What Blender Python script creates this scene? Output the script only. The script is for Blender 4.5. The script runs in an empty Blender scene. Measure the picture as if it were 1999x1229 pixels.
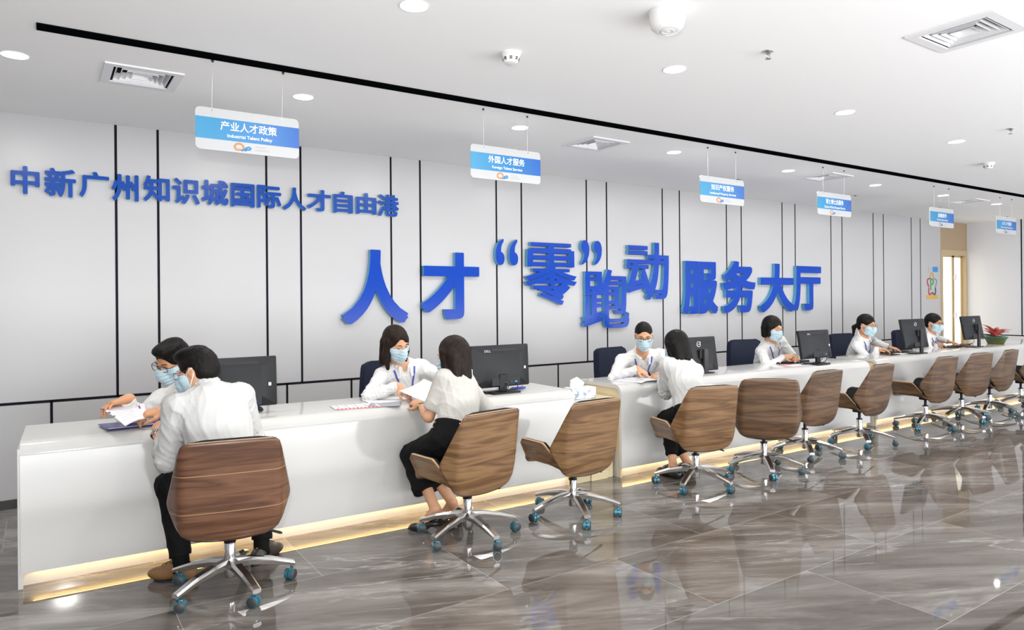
import bpy, bmesh, math, random
import numpy as np
from mathutils import Vector, Matrix, Euler

R = math.radians
C = bpy.context.scene.collection
SC = bpy.context.scene

# ------------------------------------------------------------------ camera
cam_data = bpy.data.cameras.new('camera')
cam_data.sensor_width = 36.0
cam_data.lens = 1363.0 / 1999.0 * 36.0
cam_data.shift_y = -29.5 / 1999.0
cam_data.clip_end = 200
cam = bpy.data.objects.new('camera', cam_data)
C.objects.link(cam)
CAM_POS = Vector((0, 0, 1.45))
cam.matrix_world = Matrix.Translation(CAM_POS) @ Matrix.Rotation(R(-34), 4, 'Z') @ Matrix.Rotation(R(90), 4, 'X') @ Matrix.Rotation(-0.0082, 4, 'Z')
SC.camera = cam

# ------------------------------------------------------------------ exposure
SC.view_settings.view_transform = 'Standard'
SC.view_settings.look = 'None'
SC.view_settings.exposure = 0.0
SC.view_settings.gamma = 1.0
SC.view_settings.use_curve_mapping = False

# ------------------------------------------------------------------ daylight and large lights
world = bpy.data.worlds.new('daylight')
world.use_nodes = True
SC.world = world
bgn = world.node_tree.nodes['Background']
bgn.inputs['Color'].default_value = (0.90, 0.95, 1.0, 1)
bgn.inputs['Strength'].default_value = 0.8

def area(name, loc, rot, sx, sy, power, col=(1, 1, 1), spread=180):
    l = bpy.data.lights.new(name, 'AREA')
    l.shape = 'RECTANGLE'; l.size = sx; l.size_y = sy
    l.energy = power; l.color = col; l.spread = R(spread)
    o = bpy.data.objects.new(name, l); C.objects.link(o)
    o.location = loc; o.rotation_euler = [R(a) for a in rot]
    return o

# added low fill light behind the camera, facing up to brighten the ceiling
area('uplight_fill', (6.8, -2.9, 0.55), (150, 0, 0), 17, 2.5, 1220, (0.965, 0.98, 1.0))
# the flash on the photographer's camera
area('camera_flash', (-0.06, -0.02, 1.66), (90, 0, -34), 0.07, 0.05, 46, (1, 0.98, 0.95))

# ------------------------------------------------------------------ helpers: materials
def mat(name, col=(0.8, 0.8, 0.8), rough=0.5, metal=0.0, spec=0.5, coat=0.0, coat_rough=0.03, emit=None, es=0.0, bump=None, sheen=0.0, trans=0.0, alpha=1.0, sss=0.0):
    m = bpy.data.materials.new(name); m.use_nodes = True
    nt = m.node_tree; b = nt.nodes['Principled BSDF']
    b.inputs['Base Color'].default_value = (*col, 1)
    b.inputs['Roughness'].default_value = rough
    b.inputs['Metallic'].default_value = metal
    b.inputs['Specular IOR Level'].default_value = spec
    b.inputs['Coat Weight'].default_value = coat
    b.inputs['Coat Roughness'].default_value = coat_rough
    b.inputs['Sheen Weight'].default_value = sheen
    b.inputs['Transmission Weight'].default_value = trans
    b.inputs['Alpha'].default_value = alpha
    if sss:
        b.inputs['Subsurface Weight'].default_value = sss
        b.inputs['Subsurface Radius'].default_value = (0.02, 0.008, 0.004)
        b.inputs['Subsurface Scale'].default_value = 0.3
    if emit:
        b.inputs['Emission Color'].default_value = (*emit, 1)
        b.inputs['Emission Strength'].default_value = es
    if bump:
        scale, strength = bump
        t = nt.nodes.new('ShaderNodeTexNoise'); t.inputs['Scale'].default_value = scale; t.inputs['Detail'].default_value = 3
        tc = nt.nodes.new('ShaderNodeTexCoord'); nt.links.new(tc.outputs['Object'], t.inputs['Vector'])
        bp = nt.nodes.new('ShaderNodeBump'); bp.inputs['Strength'].default_value = strength; bp.inputs['Distance'].default_value = 0.004
        nt.links.new(t.outputs['Fac'], bp.inputs['Height']); nt.links.new(bp.outputs['Normal'], b.inputs['Normal'])
    return m

class NT:
    def __init__(s, m):
        s.nt = m.node_tree; s.b = s.nt.nodes['Principled BSDF']
    def n(s, t, **k):
        o = s.nt.nodes.new(t)
        for a, v in k.items():
            if a in o.inputs: o.inputs[a].default_value = v
            else: setattr(o, a, v)
        return o
    def l(s, a, b): s.nt.links.new(a, b)
    def ramp(s, fac, stops):
        r = s.n('ShaderNodeValToRGB'); e = r.color_ramp.elements
        while len(e) < len(stops): e.new(0.5)
        for i, (p, c) in enumerate(stops):
            e[i].position = p; e[i].color = (*c, 1)
        s.l(fac, r.inputs['Fac']); return r

def marble_floor():
    m = mat('polished_grey_marble', (0.3, 0.28, 0.26), 0.022, spec=0.55)
    t = NT(m)
    tc = t.n('ShaderNodeTexCoord')
    mp = t.n('ShaderNodeMapping'); mp.inputs['Location'].default_value = (0.199, -0.07, 0)
    t.l(tc.outputs['Object'], mp.inputs['Vector'])
    br = t.n('ShaderNodeTexBrick', offset=0.5)
    br.inputs['Color1'].default_value = (0, 0, 0, 1); br.inputs['Color2'].default_value = (1, 1, 1, 1); br.inputs['Mortar'].default_value = (0.5, 0.5, 0.5, 1)
    br.inputs['Scale'].default_value = 1.0; br.inputs['Mortar Size'].default_value = 0.0018
    br.inputs['Brick Width'].default_value = 1.424; br.inputs['Row Height'].default_value = 0.712; br.inputs['Bias'].default_value = 0
    t.l(mp.outputs['Vector'], br.inputs['Vector'])
    # each slab takes its own cut of the stone
    off = t.n('ShaderNodeVectorMath', operation='SCALE'); off.inputs['Scale'].default_value = 7.3
    t.l(br.outputs['Color'], off.inputs[0])
    add = t.n('ShaderNodeVectorMath', operation='ADD')
    rt0 = t.n('ShaderNodeMapping'); rt0.inputs['Rotation'].default_value = (0, 0, R(27)); t.l(tc.outputs['Object'], rt0.inputs['Vector'])
    rot = t.n('ShaderNodeMapping'); rot.inputs['Scale'].default_value = (0.5, 3.0, 1)
    t.l(rt0.outputs['Vector'], rot.inputs['Vector'])
    t.l(rot.outputs['Vector'], add.inputs[0]); t.l(off.outputs['Vector'], add.inputs[1])
    n1 = t.n('ShaderNodeTexNoise'); n1.inputs['Scale'].default_value = 1.5; n1.inputs['Detail'].default_value = 11; n1.inputs['Roughness'].default_value = 0.68; n1.inputs['Distortion'].default_value = 0.55
    t.l(add.outputs['Vector'], n1.inputs['Vector'])
    r1 = t.ramp(n1.outputs['Fac'], [(0.30, (0.068, 0.055, 0.046)), (0.45, (0.120, 0.104, 0.092)), (0.55, (0.168, 0.151, 0.137)), (0.70, (0.295, 0.274, 0.255))])
    # pale veins
    n2 = t.n('ShaderNodeTexNoise'); n2.inputs['Scale'].default_value = 1.15; n2.inputs['Detail'].default_value = 6; n2.inputs['Roughness'].default_value = 0.6; n2.inputs['Distortion'].default_value = 0.5
    t.l(add.outputs['Vector'], n2.inputs['Vector'])
    sub = t.n('ShaderNodeMath', operation='SUBTRACT'); sub.inputs[1].default_value = 0.5; t.l(n2.outputs['Fac'], sub.inputs[0])
    ab = t.n('ShaderNodeMath', operation='ABSOLUTE'); t.l(sub.outputs[0], ab.inputs[0])
    r2 = t.ramp(ab.outputs[0], [(0.0, (0.9, 0.9, 0.9)), (0.008, (0.3, 0.3, 0.3)), (0.025, (0, 0, 0))])
    n3 = t.n('ShaderNodeTexNoise'); n3.inputs['Scale'].default_value = 0.9; t.l(tc.outputs['Object'], n3.inputs['Vector'])
    r3 = t.ramp(n3.outputs['Fac'], [(0.42, (0, 0, 0)), (0.62, (1, 1, 1))])
    mu = t.n('ShaderNodeMath', operation='MULTIPLY'); t.l(r2.outputs['Color'], mu.inputs[0]); t.l(r3.outputs['Color'], mu.inputs[1])
    mx = t.n('ShaderNodeMixRGB'); mx.inputs['Color2'].default_value = (0.34, 0.325, 0.31, 1)
    t.l(mu.outputs[0], mx.inputs['Fac']); t.l(r1.outputs['Color'], mx.inputs['Color1'])
    # grout
    g = t.n('ShaderNodeMixRGB'); g.inputs['Color2'].default_value = (0.33, 0.315, 0.30, 1)
    t.l(br.outputs['Fac'], g.inputs['Fac']); t.l(mx.outputs['Color'], g.inputs['Color1'])
    t.l(g.outputs['Color'], t.b.inputs['Base Color'])
    return m

def walnut(name, dark, mid, pale, seams=False):
    m = mat(name, mid, 0.34, spec=0.45, coat=0.25, coat_rough=0.2)
    t = NT(m)
    tc = t.n('ShaderNodeTexCoord'); oi = t.n('ShaderNodeObjectInfo')
    ml = t.n('ShaderNodeMath', operation='MULTIPLY'); ml.inputs[1].default_value = 31.0; t.l(oi.outputs['Random'], ml.inputs[0])
    cx = t.n('ShaderNodeCombineXYZ'); t.l(ml.outputs[0], cx.inputs['Y']); t.l(ml.outputs[0], cx.inputs['Z'])
    ad = t.n('ShaderNodeVectorMath', operation='ADD'); t.l(tc.outputs['Object'], ad.inputs[0]); t.l(cx.outputs[0], ad.inputs[1])
    mp = t.n('ShaderNodeMapping'); mp.inputs['Scale'].default_value = (0.75, 1.2, 9.5); mp.inputs['Rotation'].default_value = (0, R(5), 0)
    t.l(ad.outputs[0], mp.inputs['Vector'])
    n1 = t.n('ShaderNodeTexNoise'); n1.inputs['Scale'].default_value = 1.5; n1.inputs['Detail'].default_value = 3; n1.inputs['Distortion'].default_value = 0.45; n1.inputs['Roughness'].default_value = 0.5
    t.l(mp.outputs[0], n1.inputs['Vector'])
    w = t.n('ShaderNodeMath', operation='MULTIPLY'); w.inputs[1].default_value = 9.0; t.l(n1.outputs['Fac'], w.inputs[0])
    fr = t.n('ShaderNodeMath', operation='PINGPONG'); fr.inputs[1].default_value = 1.0; t.l(w.outputs[0], fr.inputs[0])
    n2 = t.n('ShaderNodeTexNoise'); n2.inputs['Scale'].default_value = 14; n2.inputs['Detail'].default_value = 4
    mp2 = t.n('ShaderNodeMapping'); mp2.inputs['Scale'].default_value = (0.35, 1.0, 9.0); t.l(ad.outputs[0], mp2.inputs['Vector']); t.l(mp2.outputs[0], n2.inputs['Vector'])
    mixf = t.n('ShaderNodeMath', operation='MULTIPLY_ADD'); mixf.inputs[1].default_value = 0.55; t.l(fr.outputs[0], mixf.inputs[0])
    h = t.n('ShaderNodeMath', operation='MULTIPLY'); h.inputs[1].default_value = 0.5; t.l(n2.outputs['Fac'], h.inputs[0]); t.l(h.outputs[0], mixf.inputs[2])
    r = t.ramp(mixf.outputs[0], [(0.12, dark), (0.45, mid), (0.9, pale)])
    out = r.outputs['Color']
    if seams:
        sp = t.n('ShaderNodeSeparateXYZ'); t.l(tc.outputs['Object'], sp.inputs[0])
        last = out
        for z in (0.45, 0.635):
            s1 = t.n('ShaderNodeMath', operation='SUBTRACT'); s1.inputs[1].default_value = z; t.l(sp.outputs['Z'], s1.inputs[0])
            a1 = t.n('ShaderNodeMath', operation='ABSOLUTE'); t.l(s1.outputs[0], a1.inputs[0])
            l1 = t.n('ShaderNodeMath', operation='LESS_THAN'); l1.inputs[1].default_value = 0.0022; t.l(a1.outputs[0], l1.inputs[0])
            mx = t.n('ShaderNodeMixRGB'); mx.inputs['Color2'].default_value = (0.32, 0.19, 0.095, 1)
            t.l(l1.outputs[0], mx.inputs['Fac']); t.l(last, mx.inputs['Color1']); last = mx.outputs['Color']
        out = last
    t.l(out, t.b.inputs['Base Color'])
    return m

M = {}
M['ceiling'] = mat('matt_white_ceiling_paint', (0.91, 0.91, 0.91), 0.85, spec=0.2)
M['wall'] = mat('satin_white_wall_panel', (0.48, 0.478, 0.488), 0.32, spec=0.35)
M['groove'] = mat('black_panel_joint', (0.008, 0.008, 0.014), 0.7, spec=0.1)
M['floor'] = marble_floor()
M['baseboard'] = mat('black_skirting', (0.012, 0.011, 0.01), 0.25)
M['counter'] = mat('glossy_white_counter', (0.545, 0.54, 0.525), 0.10, spec=0.5)
M['maple'] = mat('pale_maple_inner_panel', (0.66, 0.56, 0.36), 0.35)
M['led'] = mat('warm_led_strip', (1, 0.8, 0.4), 0.5, emit=(1.0, 0.66, 0.26), es=24)
M['lamp'] = mat('lit_downlight_diffuser', (1, 1, 1), 0.5, emit=(1.0, 0.99, 0.96), es=12)
M['white_plastic'] = mat('white_plastic', (0.80, 0.80, 0.79), 0.4)
M['white_metal'] = mat('white_enamelled_metal', (0.76, 0.76, 0.78), 0.4)
M['dark_void'] = mat('dark_duct', (0.03, 0.03, 0.035), 0.8)
M['black'] = mat('black_track', (0.003, 0.0035, 0.0045), 0.9, spec=0.0)
M['chrome'] = mat('chrome', (0.62, 0.62, 0.63), 0.12, metal=1)
M['alu'] = mat('polished_aluminium', (0.72, 0.71, 0.70), 0.20, metal=1)
M['blk_plastic'] = mat('black_plastic', (0.008, 0.008, 0.009), 0.4, spec=0.25)
M['screen_back'] = mat('black_monitor_shell', (0.014, 0.0148, 0.017), 0.42, spec=0.25)
M['grey_plastic'] = mat('dark_grey_plastic', (0.03, 0.03, 0.032), 0.4, spec=0.3)
M['screen'] = mat('dark_screen_glass', (0.01, 0.01, 0.012), 0.1)
M['teal'] = mat('teal_caster_housing', (0.045, 0.17, 0.23), 0.2, metal=0.3)
M['rubber'] = mat('charcoal_caster_disc', (0.035, 0.036, 0.038), 0.45)
M['walnut'] = walnut('walnut_veneer', (0.075, 0.035, 0.0145), (0.150, 0.078, 0.034), (0.245, 0.140, 0.064))
M['walnut_red'] = walnut('reddish_walnut_veneer', (0.042, 0.021, 0.0105), (0.094, 0.050, 0.025), (0.165, 0.093, 0.048))
M['walnut_seam'] = walnut('walnut_veneer_with_seams', (0.0546, 0.0234, 0.0125), (0.117, 0.053, 0.0281), (0.1716, 0.0819, 0.0468), True)
M['ply'] = mat('pale_plywood_edge', (0.46, 0.29, 0.15), 0.45)
M['upholstery'] = mat('black_upholstery', (0.008, 0.008, 0.008), 0.7, spec=0.15)
M['navy'] = mat('navy_upholstery', (0.009, 0.013, 0.032), 0.6, spec=0.2)
M['blue_face'] = mat('glossy_royal_blue_acrylic', (0.003, 0.05, 0.40), 0.16, spec=0.18)
M['blue_small'] = mat('royal_blue_acrylic', (0.006, 0.06, 0.34), 0.25, spec=0.2)
M['blue_side'] = mat('pale_blue_acrylic_edge', (0.10, 0.36, 0.58), 0.2)
M['white_print'] = mat('white_print', (0.9, 0.9, 0.9), 0.5)
M['sign'] = mat('white_acrylic_sign', (0.50, 0.51, 0.52), 0.4, spec=0.2)
M['wall_end_lit'] = mat('lit_white_end_wall_panel', (0.72, 0.73, 0.77), 0.3, spec=0.35)  # wall panel lightened: light from a window beyond put into the colour
M['grey_print'] = mat('pale_grey_print', (0.33, 0.35, 0.39), 0.5)
M['orange_print'] = mat('orange_print', (0.75, 0.27, 0.07), 0.5)
M['blue_print'] = mat('blue_print', (0.03, 0.25, 0.62), 0.5)
M['red_print'] = mat('red_print', (0.58, 0.045, 0.04), 0.5)
M['green_print'] = mat('green_print', (0.03, 0.36, 0.10), 0.5)
M['gold_print'] = mat('gold_print', (0.72, 0.42, 0.08), 0.4)
M['navy_print'] = mat('navy_print', (0.015, 0.03, 0.09), 0.5)
M['violet_print'] = mat('violet_print', (0.16, 0.06, 0.32), 0.4)
M['indigo'] = mat('indigo_brochure_cover', (0.045, 0.05, 0.23), 0.25)
M['paper'] = mat('white_paper', (0.80, 0.79, 0.81), 0.5)
M['pink_paper'] = mat('pinkish_white_paper', (0.80, 0.75, 0.79), 0.4)
M['tan_panel'] = mat('tan_door_panel', (0.40, 0.29, 0.18), 0.45)
M['oak'] = mat('pale_oak_door_frame', (0.50, 0.38, 0.22), 0.4)
M['glow_glass'] = mat('backlit_frosted_door_glass', (0.9, 0.87, 0.75), 0.3, emit=(1.0, 0.94, 0.80), es=1.7)
M['glow_glass2'] = mat('dimmer_backlit_door_glass', (0.85, 0.82, 0.7), 0.3, emit=(1.0, 0.91, 0.70), es=0.95)
M['cord'] = mat('clear_hanging_cord', (0.72, 0.72, 0.74), 0.3)
# people
M['skin'] = mat('skin', (0.62, 0.335, 0.20), 0.5, spec=0.35, sss=0.12)
M['skin_warm'] = mat('tanned_skin', (0.56, 0.285, 0.155), 0.5, spec=0.35, sss=0.12)
M['shirt'] = mat('white_cotton_shirt', (0.70, 0.70, 0.69), 0.85, spec=0.1, bump=(30, 0.35))
M['shirt_visitor'] = mat('white_shirt_cotton', (0.53, 0.53, 0.522), 0.85, spec=0.08, bump=(30, 0.35))
M['blouse'] = mat('cream_white_blouse', (0.50, 0.487, 0.455), 0.8, spec=0.1, bump=(30, 0.3))
M['trousers'] = mat('black_trousers', (0.006, 0.006, 0.0065), 0.8, spec=0.1)
M['leather'] = mat('black_leather', (0.014, 0.013, 0.013), 0.3)
M['brown_leather'] = mat('brown_suede_shoe', (0.17, 0.085, 0.03), 0.6)
M['olive_leather'] = mat('olive_brown_shoe', (0.07, 0.055, 0.035), 0.5)
M['dark_shoe'] = mat('dark_brown_leather_shoe', (0.028, 0.02, 0.016), 0.35)
M['sole'] = mat('black_rubber_sole', (0.012, 0.012, 0.012), 0.6)
M['mask'] = mat('pale_blue_surgical_mask', (0.46, 0.61, 0.68), 0.7, spec=0.2)
M['mask_white'] = mat('white_mask_strap', (0.85, 0.85, 0.85), 0.7)
M['lanyard'] = mat('blue_lanyard', (0.05, 0.07, 0.42), 0.6)
M['glasses'] = mat('black_glasses_frame', (0.014, 0.012, 0.012), 0.25)
M['glasses_thin'] = mat('thin_metal_glasses_frame', (0.12, 0.10, 0.09), 0.25, metal=0.6)
M['eye'] = mat('dark_eye', (0.015, 0.010, 0.008), 0.15)
M['lips'] = mat('lips', (0.42, 0.14, 0.11), 0.45)
M['badge'] = mat('name_badge', (0.75, 0.8, 0.85), 0.3)
M['watch_gold'] = mat('gold_watch_case', (0.75, 0.55, 0.22), 0.2, metal=1)

def hair_mat(name, c0, c1):
    m = mat(name, c0, 0.5, spec=0.16)
    t = NT(m)
    tc = t.n('ShaderNodeTexCoord'); mp = t.n('ShaderNodeMapping'); mp.inputs['Scale'].default_value = (55, 55, 5)
    t.l(tc.outputs['Object'], mp.inputs['Vector'])
    n = t.n('ShaderNodeTexNoise'); n.inputs['Scale'].default_value = 3.0; n.inputs['Detail'].default_value = 3; t.l(mp.outputs[0], n.inputs['Vector'])
    r = t.ramp(n.outputs['Fac'], [(0.35, c0), (0.7, c1)]); t.l(r.outputs['Color'], t.b.inputs['Base Color'])
    bp = t.n('ShaderNodeBump'); bp.inputs['Strength'].default_value = 0.55; bp.inputs['Distance'].default_value = 0.004
    t.l(n.outputs['Fac'], bp.inputs['Height']); t.l(bp.outputs['Normal'], t.b.inputs['Normal'])
    return m
M['hair'] = hair_mat('black_hair', (0.003, 0.0026, 0.0023), (0.010, 0.008, 0.007))
M['hair_brown'] = hair_mat('dark_brown_hair', (0.006, 0.0037, 0.0028), (0.026, 0.0145, 0.0095))

# ------------------------------------------------------------------ helpers: objects
def setp(o, label=None, cat=None, group=None, kind=None):
    if label: o['label'] = label
    if cat: o['category'] = cat
    if group: o['group'] = group
    if kind: o['kind'] = kind
    return o

def thing(name, label, cat, loc=(0, 0, 0), rz=0.0, group=None):
    o = bpy.data.objects.new(name, None); C.objects.link(o)
    o.empty_display_size = 0.1
    o.location = loc; o.rotation_euler = (0, 0, rz)
    return setp(o, label, cat, group)

def link_mesh(name, me, mats, parent=None, smooth=False):
    if not isinstance(mats, (list, tuple)): mats = [mats]
    for m in mats: me.materials.append(m)
    if smooth: me.shade_smooth()
    o = bpy.data.objects.new(name, me); C.objects.link(o)
    if parent is not None: o.parent = parent
    return o

KEEP = set()      # bmeshes whose face normals are already right
def obj(name, bm, mats, parent=None, smooth=False, autosmooth=None):
    me = bpy.data.meshes.new(name)
    if id(bm) in KEEP: KEEP.discard(id(bm))
    else: bmesh.ops.recalc_face_normals(bm, faces=bm.faces[:])
    bm.to_mesh(me); bm.free()
    o = link_mesh(name, me, mats, parent, smooth)
    if autosmooth is not None:
        me.shade_smooth()
        me.set_sharp_from_angle(angle=R(autosmooth))
    return o

def struct(name, bm, mats, **k):
    o = obj(name, bm, mats, **k); o['kind'] = 'structure'; return o

def copy_tree(o, parent=None, label=None, loc=None, rz=None):
    c = o.copy(); C.objects.link(c)
    if parent is not None:
        c.parent = parent
        c.matrix_parent_inverse = o.matrix_parent_inverse.copy()
    if label: c['label'] = label
    if loc is not None: c.location = loc
    if rz is not None: c.rotation_euler = (0, 0, rz)
    for ch in list(o.children): copy_tree(ch, c)
    return c

def bx(bm, lo, hi, mi=0, bevel=0.0, rot=None, seg=2):
    """axis-aligned box from corner lo to corner hi"""
    c = [(a + b) / 2 for a, b in zip(lo, hi)]; s = [abs(b - a) for a, b in zip(lo, hi)]
    mt = Matrix.Translation(c)
    if rot is not None: mt = mt @ rot
    g = bmesh.ops.create_cube(bm, size=1.0, matrix=mt @ Matrix.Diagonal((*s, 1)))
    vs = g['verts']; fs = {f for v in vs for f in v.link_faces}
    if bevel > 0:
        es = list({e for v in vs for e in v.link_edges})
        r = bmesh.ops.bevel(bm, geom=es, offset=bevel, segments=seg, affect='EDGES', profile=0.5)
        fs = set(r['faces']) | {f for f in fs if f.is_valid}
    for f in fs:
        if f.is_valid: f.material_index = mi
    return fs

def ortho(d):
    d = Vector(d).normalized()
    a = Vector((0, 0, 1)) if abs(d.z) < 0.9 else Vector((1, 0, 0))
    u = d.cross(a).normalized(); return u, d.cross(u).normalized()

def tube(bm, pts, r, seg=8, mi=0, cap=True, flat=1.0, closed=False, up=None):
    """round (or flattened) tube along a polyline"""
    pts = [Vector(p) for p in pts]; n = len(pts)
    rings = []
    pu = None
    for i, p in enumerate(pts):
        if closed: d = pts[(i + 1) % n] - pts[(i - 1) % n]
        else: d = pts[min(i + 1, n - 1)] - pts[max(i - 1, 0)]
        if d.length < 1e-9: d = Vector((0, 0, 1))
        d.normalize()
        if up is not None:
            v = Vector(up); v = (v - d * v.dot(d)).normalized(); u = v.cross(d).normalized()
        elif pu is None: u, v = ortho(d)
        else:
            u = pu - d * pu.dot(d)
            if u.length < 1e-6: u, v = ortho(d)
            u.normalize(); v = d.cross(u).normalized()
        pu = u.copy()
        rr = r[i] if isinstance(r, (list, tuple)) else r
        rings.append([bm.verts.new(p + u * (math.cos(2 * math.pi * k / seg) * rr) + v * (math.sin(2 * math.pi * k / seg) * rr * flat)) for k in range(seg)])
    m = n if closed else n - 1
    for i in range(m):
        a, b = rings[i], rings[(i + 1) % n]
        for k in range(seg):
            f = bm.faces.new((a[k], a[(k + 1) % seg], b[(k + 1) % seg], b[k])); f.material_index = mi; f.smooth = True
    if cap and not closed:
        f = bm.faces.new(rings[0][::-1]); f.material_index = mi
        f = bm.faces.new(rings[-1]); f.material_index = mi

def lathe(bm, prof, seg=24, mi=0, center=(0, 0, 0), mtx=None):
    """revolve (radius, z) pairs about the z axis; a radius of 0 closes the end"""
    c = Vector(center); rings = []
    def put(p):
        q = Vector(p)
        if mtx is not None: q = mtx @ q
        return bm.verts.new(q + c)
    for r, z in prof:
        if r <= 1e-6: rings.append([put((0, 0, z))])
        else: rings.append([put((r * math.cos(2 * math.pi * k / seg), r * math.sin(2 * math.pi * k / seg), z)) for k in range(seg)])
    for a, b in zip(rings, rings[1:]):
        for k in range(seg):
            k2 = (k + 1) % seg
            if len(a) == 1 and len(b) == 1: continue
            if len(a) == 1: f = bm.faces.new((a[0], b[k2], b[k]))
            elif len(b) == 1: f = bm.faces.new((a[k], a[k2], b[0]))
            else: f = bm.faces.new((a[k], a[k2], b[k2], b[k]))
            f.material_index = mi; f.smooth = True

def prism(bm, poly, lo, hi, axis='z', mi=0, side_mi=None):
    """extrude a 2-D outline between lo and hi along an axis"""
    def P(a, b, t):
        return {'z': (a, b, t), 'y': (a, t, b), 'x': (t, a, b)}[axis]
    A = [bm.verts.new(P(a, b, lo)) for a, b in poly]; B = [bm.verts.new(P(a, b, hi)) for a, b in poly]
    n = len(poly); s = mi if side_mi is None else side_mi
    for k in range(n):
        f = bm.faces.new((A[k], A[(k + 1) % n], B[(k + 1) % n], B[k])); f.material_index = s
    f = bm.faces.new(A[::-1]); f.material_index = mi
    f = bm.faces.new(B); f.material_index = mi

def rrect(w, h, r, n=6, cx=0, cy=0):
    pts = []
    for (sx, sy, a0) in ((1, 1, 0), (-1, 1, 90), (-1, -1, 180), (1, -1, 270)):
        for k in range(n + 1):
            a = R(a0 + 90 * k / n)
            pts.append((cx + sx * (w / 2 - r) + r * math.cos(a), cy + sy * (h / 2 - r) + r * math.sin(a)))
    return pts

def grid_shell(bm, P, N, nu, nv, t0, t1, mi_out=0, mi_rim=0, mi_in=None):
    """closed sheet between offsets t0 (outer) and t1 (inner) of a surface P[i][j] with normals N[i][j]"""
    if mi_in is None: mi_in = mi_out
    A = [[bm.verts.new(P[i][j] + N[i][j] * t0) for j in range(nv)] for i in range(nu)]
    B = [[bm.verts.new(P[i][j] + N[i][j] * (t1(i, j) if callable(t1) else t1)) for j in range(nv)] for i in range(nu)]
    for i in range(nu - 1):
        for j in range(nv - 1):
            f = bm.faces.new((A[i][j], A[i + 1][j], A[i + 1][j + 1], A[i][j + 1])); f.material_index = mi_out; f.smooth = True
            f = bm.faces.new((B[i][j], B[i][j + 1], B[i + 1][j + 1], B[i + 1][j])); f.material_index = mi_in; f.smooth = True
    rim = [(i, 0) for i in range(nu)] + [(nu - 1, j) for j in range(1, nv)] + [(i, nv - 1) for i in range(nu - 2, -1, -1)] + [(0, j) for j in range(nv - 2, 0, -1)]
    for k in range(len(rim)):
        (i, j), (p, q) = rim[k], rim[(k + 1) % len(rim)]
        f = bm.faces.new((A[i][j], B[i][j], B[p][q], A[p][q])); f.material_index = mi_rim; f.smooth = False

def normals(P, nu, nv, toward):
    N = [[None] * nv for _ in range(nu)]
    for i in range(nu):
        for j in range(nv):
            a = P[min(i + 1, nu - 1)][j] - P[max(i - 1, 0)][j]; b = P[i][min(j + 1, nv - 1)] - P[i][max(j - 1, 0)]
            n = a.cross(b)
            if n.length < 1e-10: n = Vector(toward)
            n.normalize()
            if n.dot(Vector(toward)) < 0: n = -n
            N[i][j] = n
    return N

def glyphs(text, size=1.0, bold=0.0, extrude=0.0, res=4):
    cu = bpy.data.curves.new('lettering', 'FONT'); cu.body = text; cu.size = size
    cu.offset = bold; cu.extrude = extrude; cu.resolution_u = res; cu.fill_mode = 'BOTH'
    o = bpy.data.objects.new('lettering', cu); C.objects.link(o)
    dg = bpy.context.evaluated_depsgraph_get()
    me = bpy.data.meshes.new_from_object(o.evaluated_get(dg))
    bpy.data.objects.remove(o); bpy.data.curves.remove(cu)
    return me

def fit_glyph(me, x0, x1, z0, z1, yf, depth, bm, fat=0.0, fatx=0.0):
    """put a flat glyph mesh into the box x0..x1, z0..z1 facing -y, front at yf, extruded back by depth; fat
    thickens the strokes by overlapping copies spread over that distance"""
    co = np.array([v.co[:] for v in me.vertices]); lo, hi = co.min(0), co.max(0)
    x0, x1, z0, z1 = x0 + fat, x1 - fat, z0 + fat, z1 - fat
    sx = (x1 - x0) / (hi[0] - lo[0]); sz = (z1 - z0) / (hi[1] - lo[1])
    zmid = (lo[2] + hi[2]) / 2
    x0, x1 = x0 + fatx, x1 - fatx
    sx = (x1 - x0) / (hi[0] - lo[0])
    offs = [(0.0, 0.0)]
    if fatx > 0: offs += [(-fatx, 0.0), (fatx, 0.0)]
    if fat >= 0.01:      # square brush: strokes keep square ends
        h = fat * 0.9; se = lambda c: math.copysign(abs(c) ** 0.28, c)
        offs += [(h * se(math.cos(R(a))), h * se(math.sin(R(a)))) for a in range(3, 360, 11)]
    elif fat > 0: offs += [(fat * math.cos(R(a)), fat * math.sin(R(a))) for a in range(0, 360, 45 if fat < 0.002 else 30)]
    for q, (dx, dz) in enumerate(offs):
        vs = []
        for p in co:
            front = depth == 0 or p[2] > zmid
            vs.append(bm.verts.new((x0 + (p[0] - lo[0]) * sx + dx, (yf if front else yf + depth) + q * 0.00004, z0 + (p[1] - lo[1]) * sz + dz)))
        for pl in me.polygons:
            f = bm.faces.new([vs[i] for i in pl.vertices])
            ys = [vs[i].co.y for i in pl.vertices]
            f.material_index = 0 if max(ys) - min(ys) < 1e-4 else 1

# ================================================================== the setting
CEIL = 2.805; WALL = 6.09; XR = 14.41
XL, YN = -4.2, -4.5

bm = bmesh.new(); bx(bm, (XL, YN, -0.06), (XR + 0.3, WALL + 0.3, 0.0)); struct('floor', bm, M['floor'])

VENTS = [(0.51, 4.715, 'square ceiling air vent over the left end of the long counter'),
         (4.02, 4.63, 'square ceiling air vent between the second and third hanging signs'),
         (7.33, 4.53, 'square ceiling air vent behind the cords of the fourth hanging sign'),
         (10.96, 4.62, 'farthest square ceiling air vent, just before the last hanging sign'),
         (3.95, 1.665, 'large near square ceiling air vent on the camera side of the black track')]
VH = 0.165   # half opening
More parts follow.
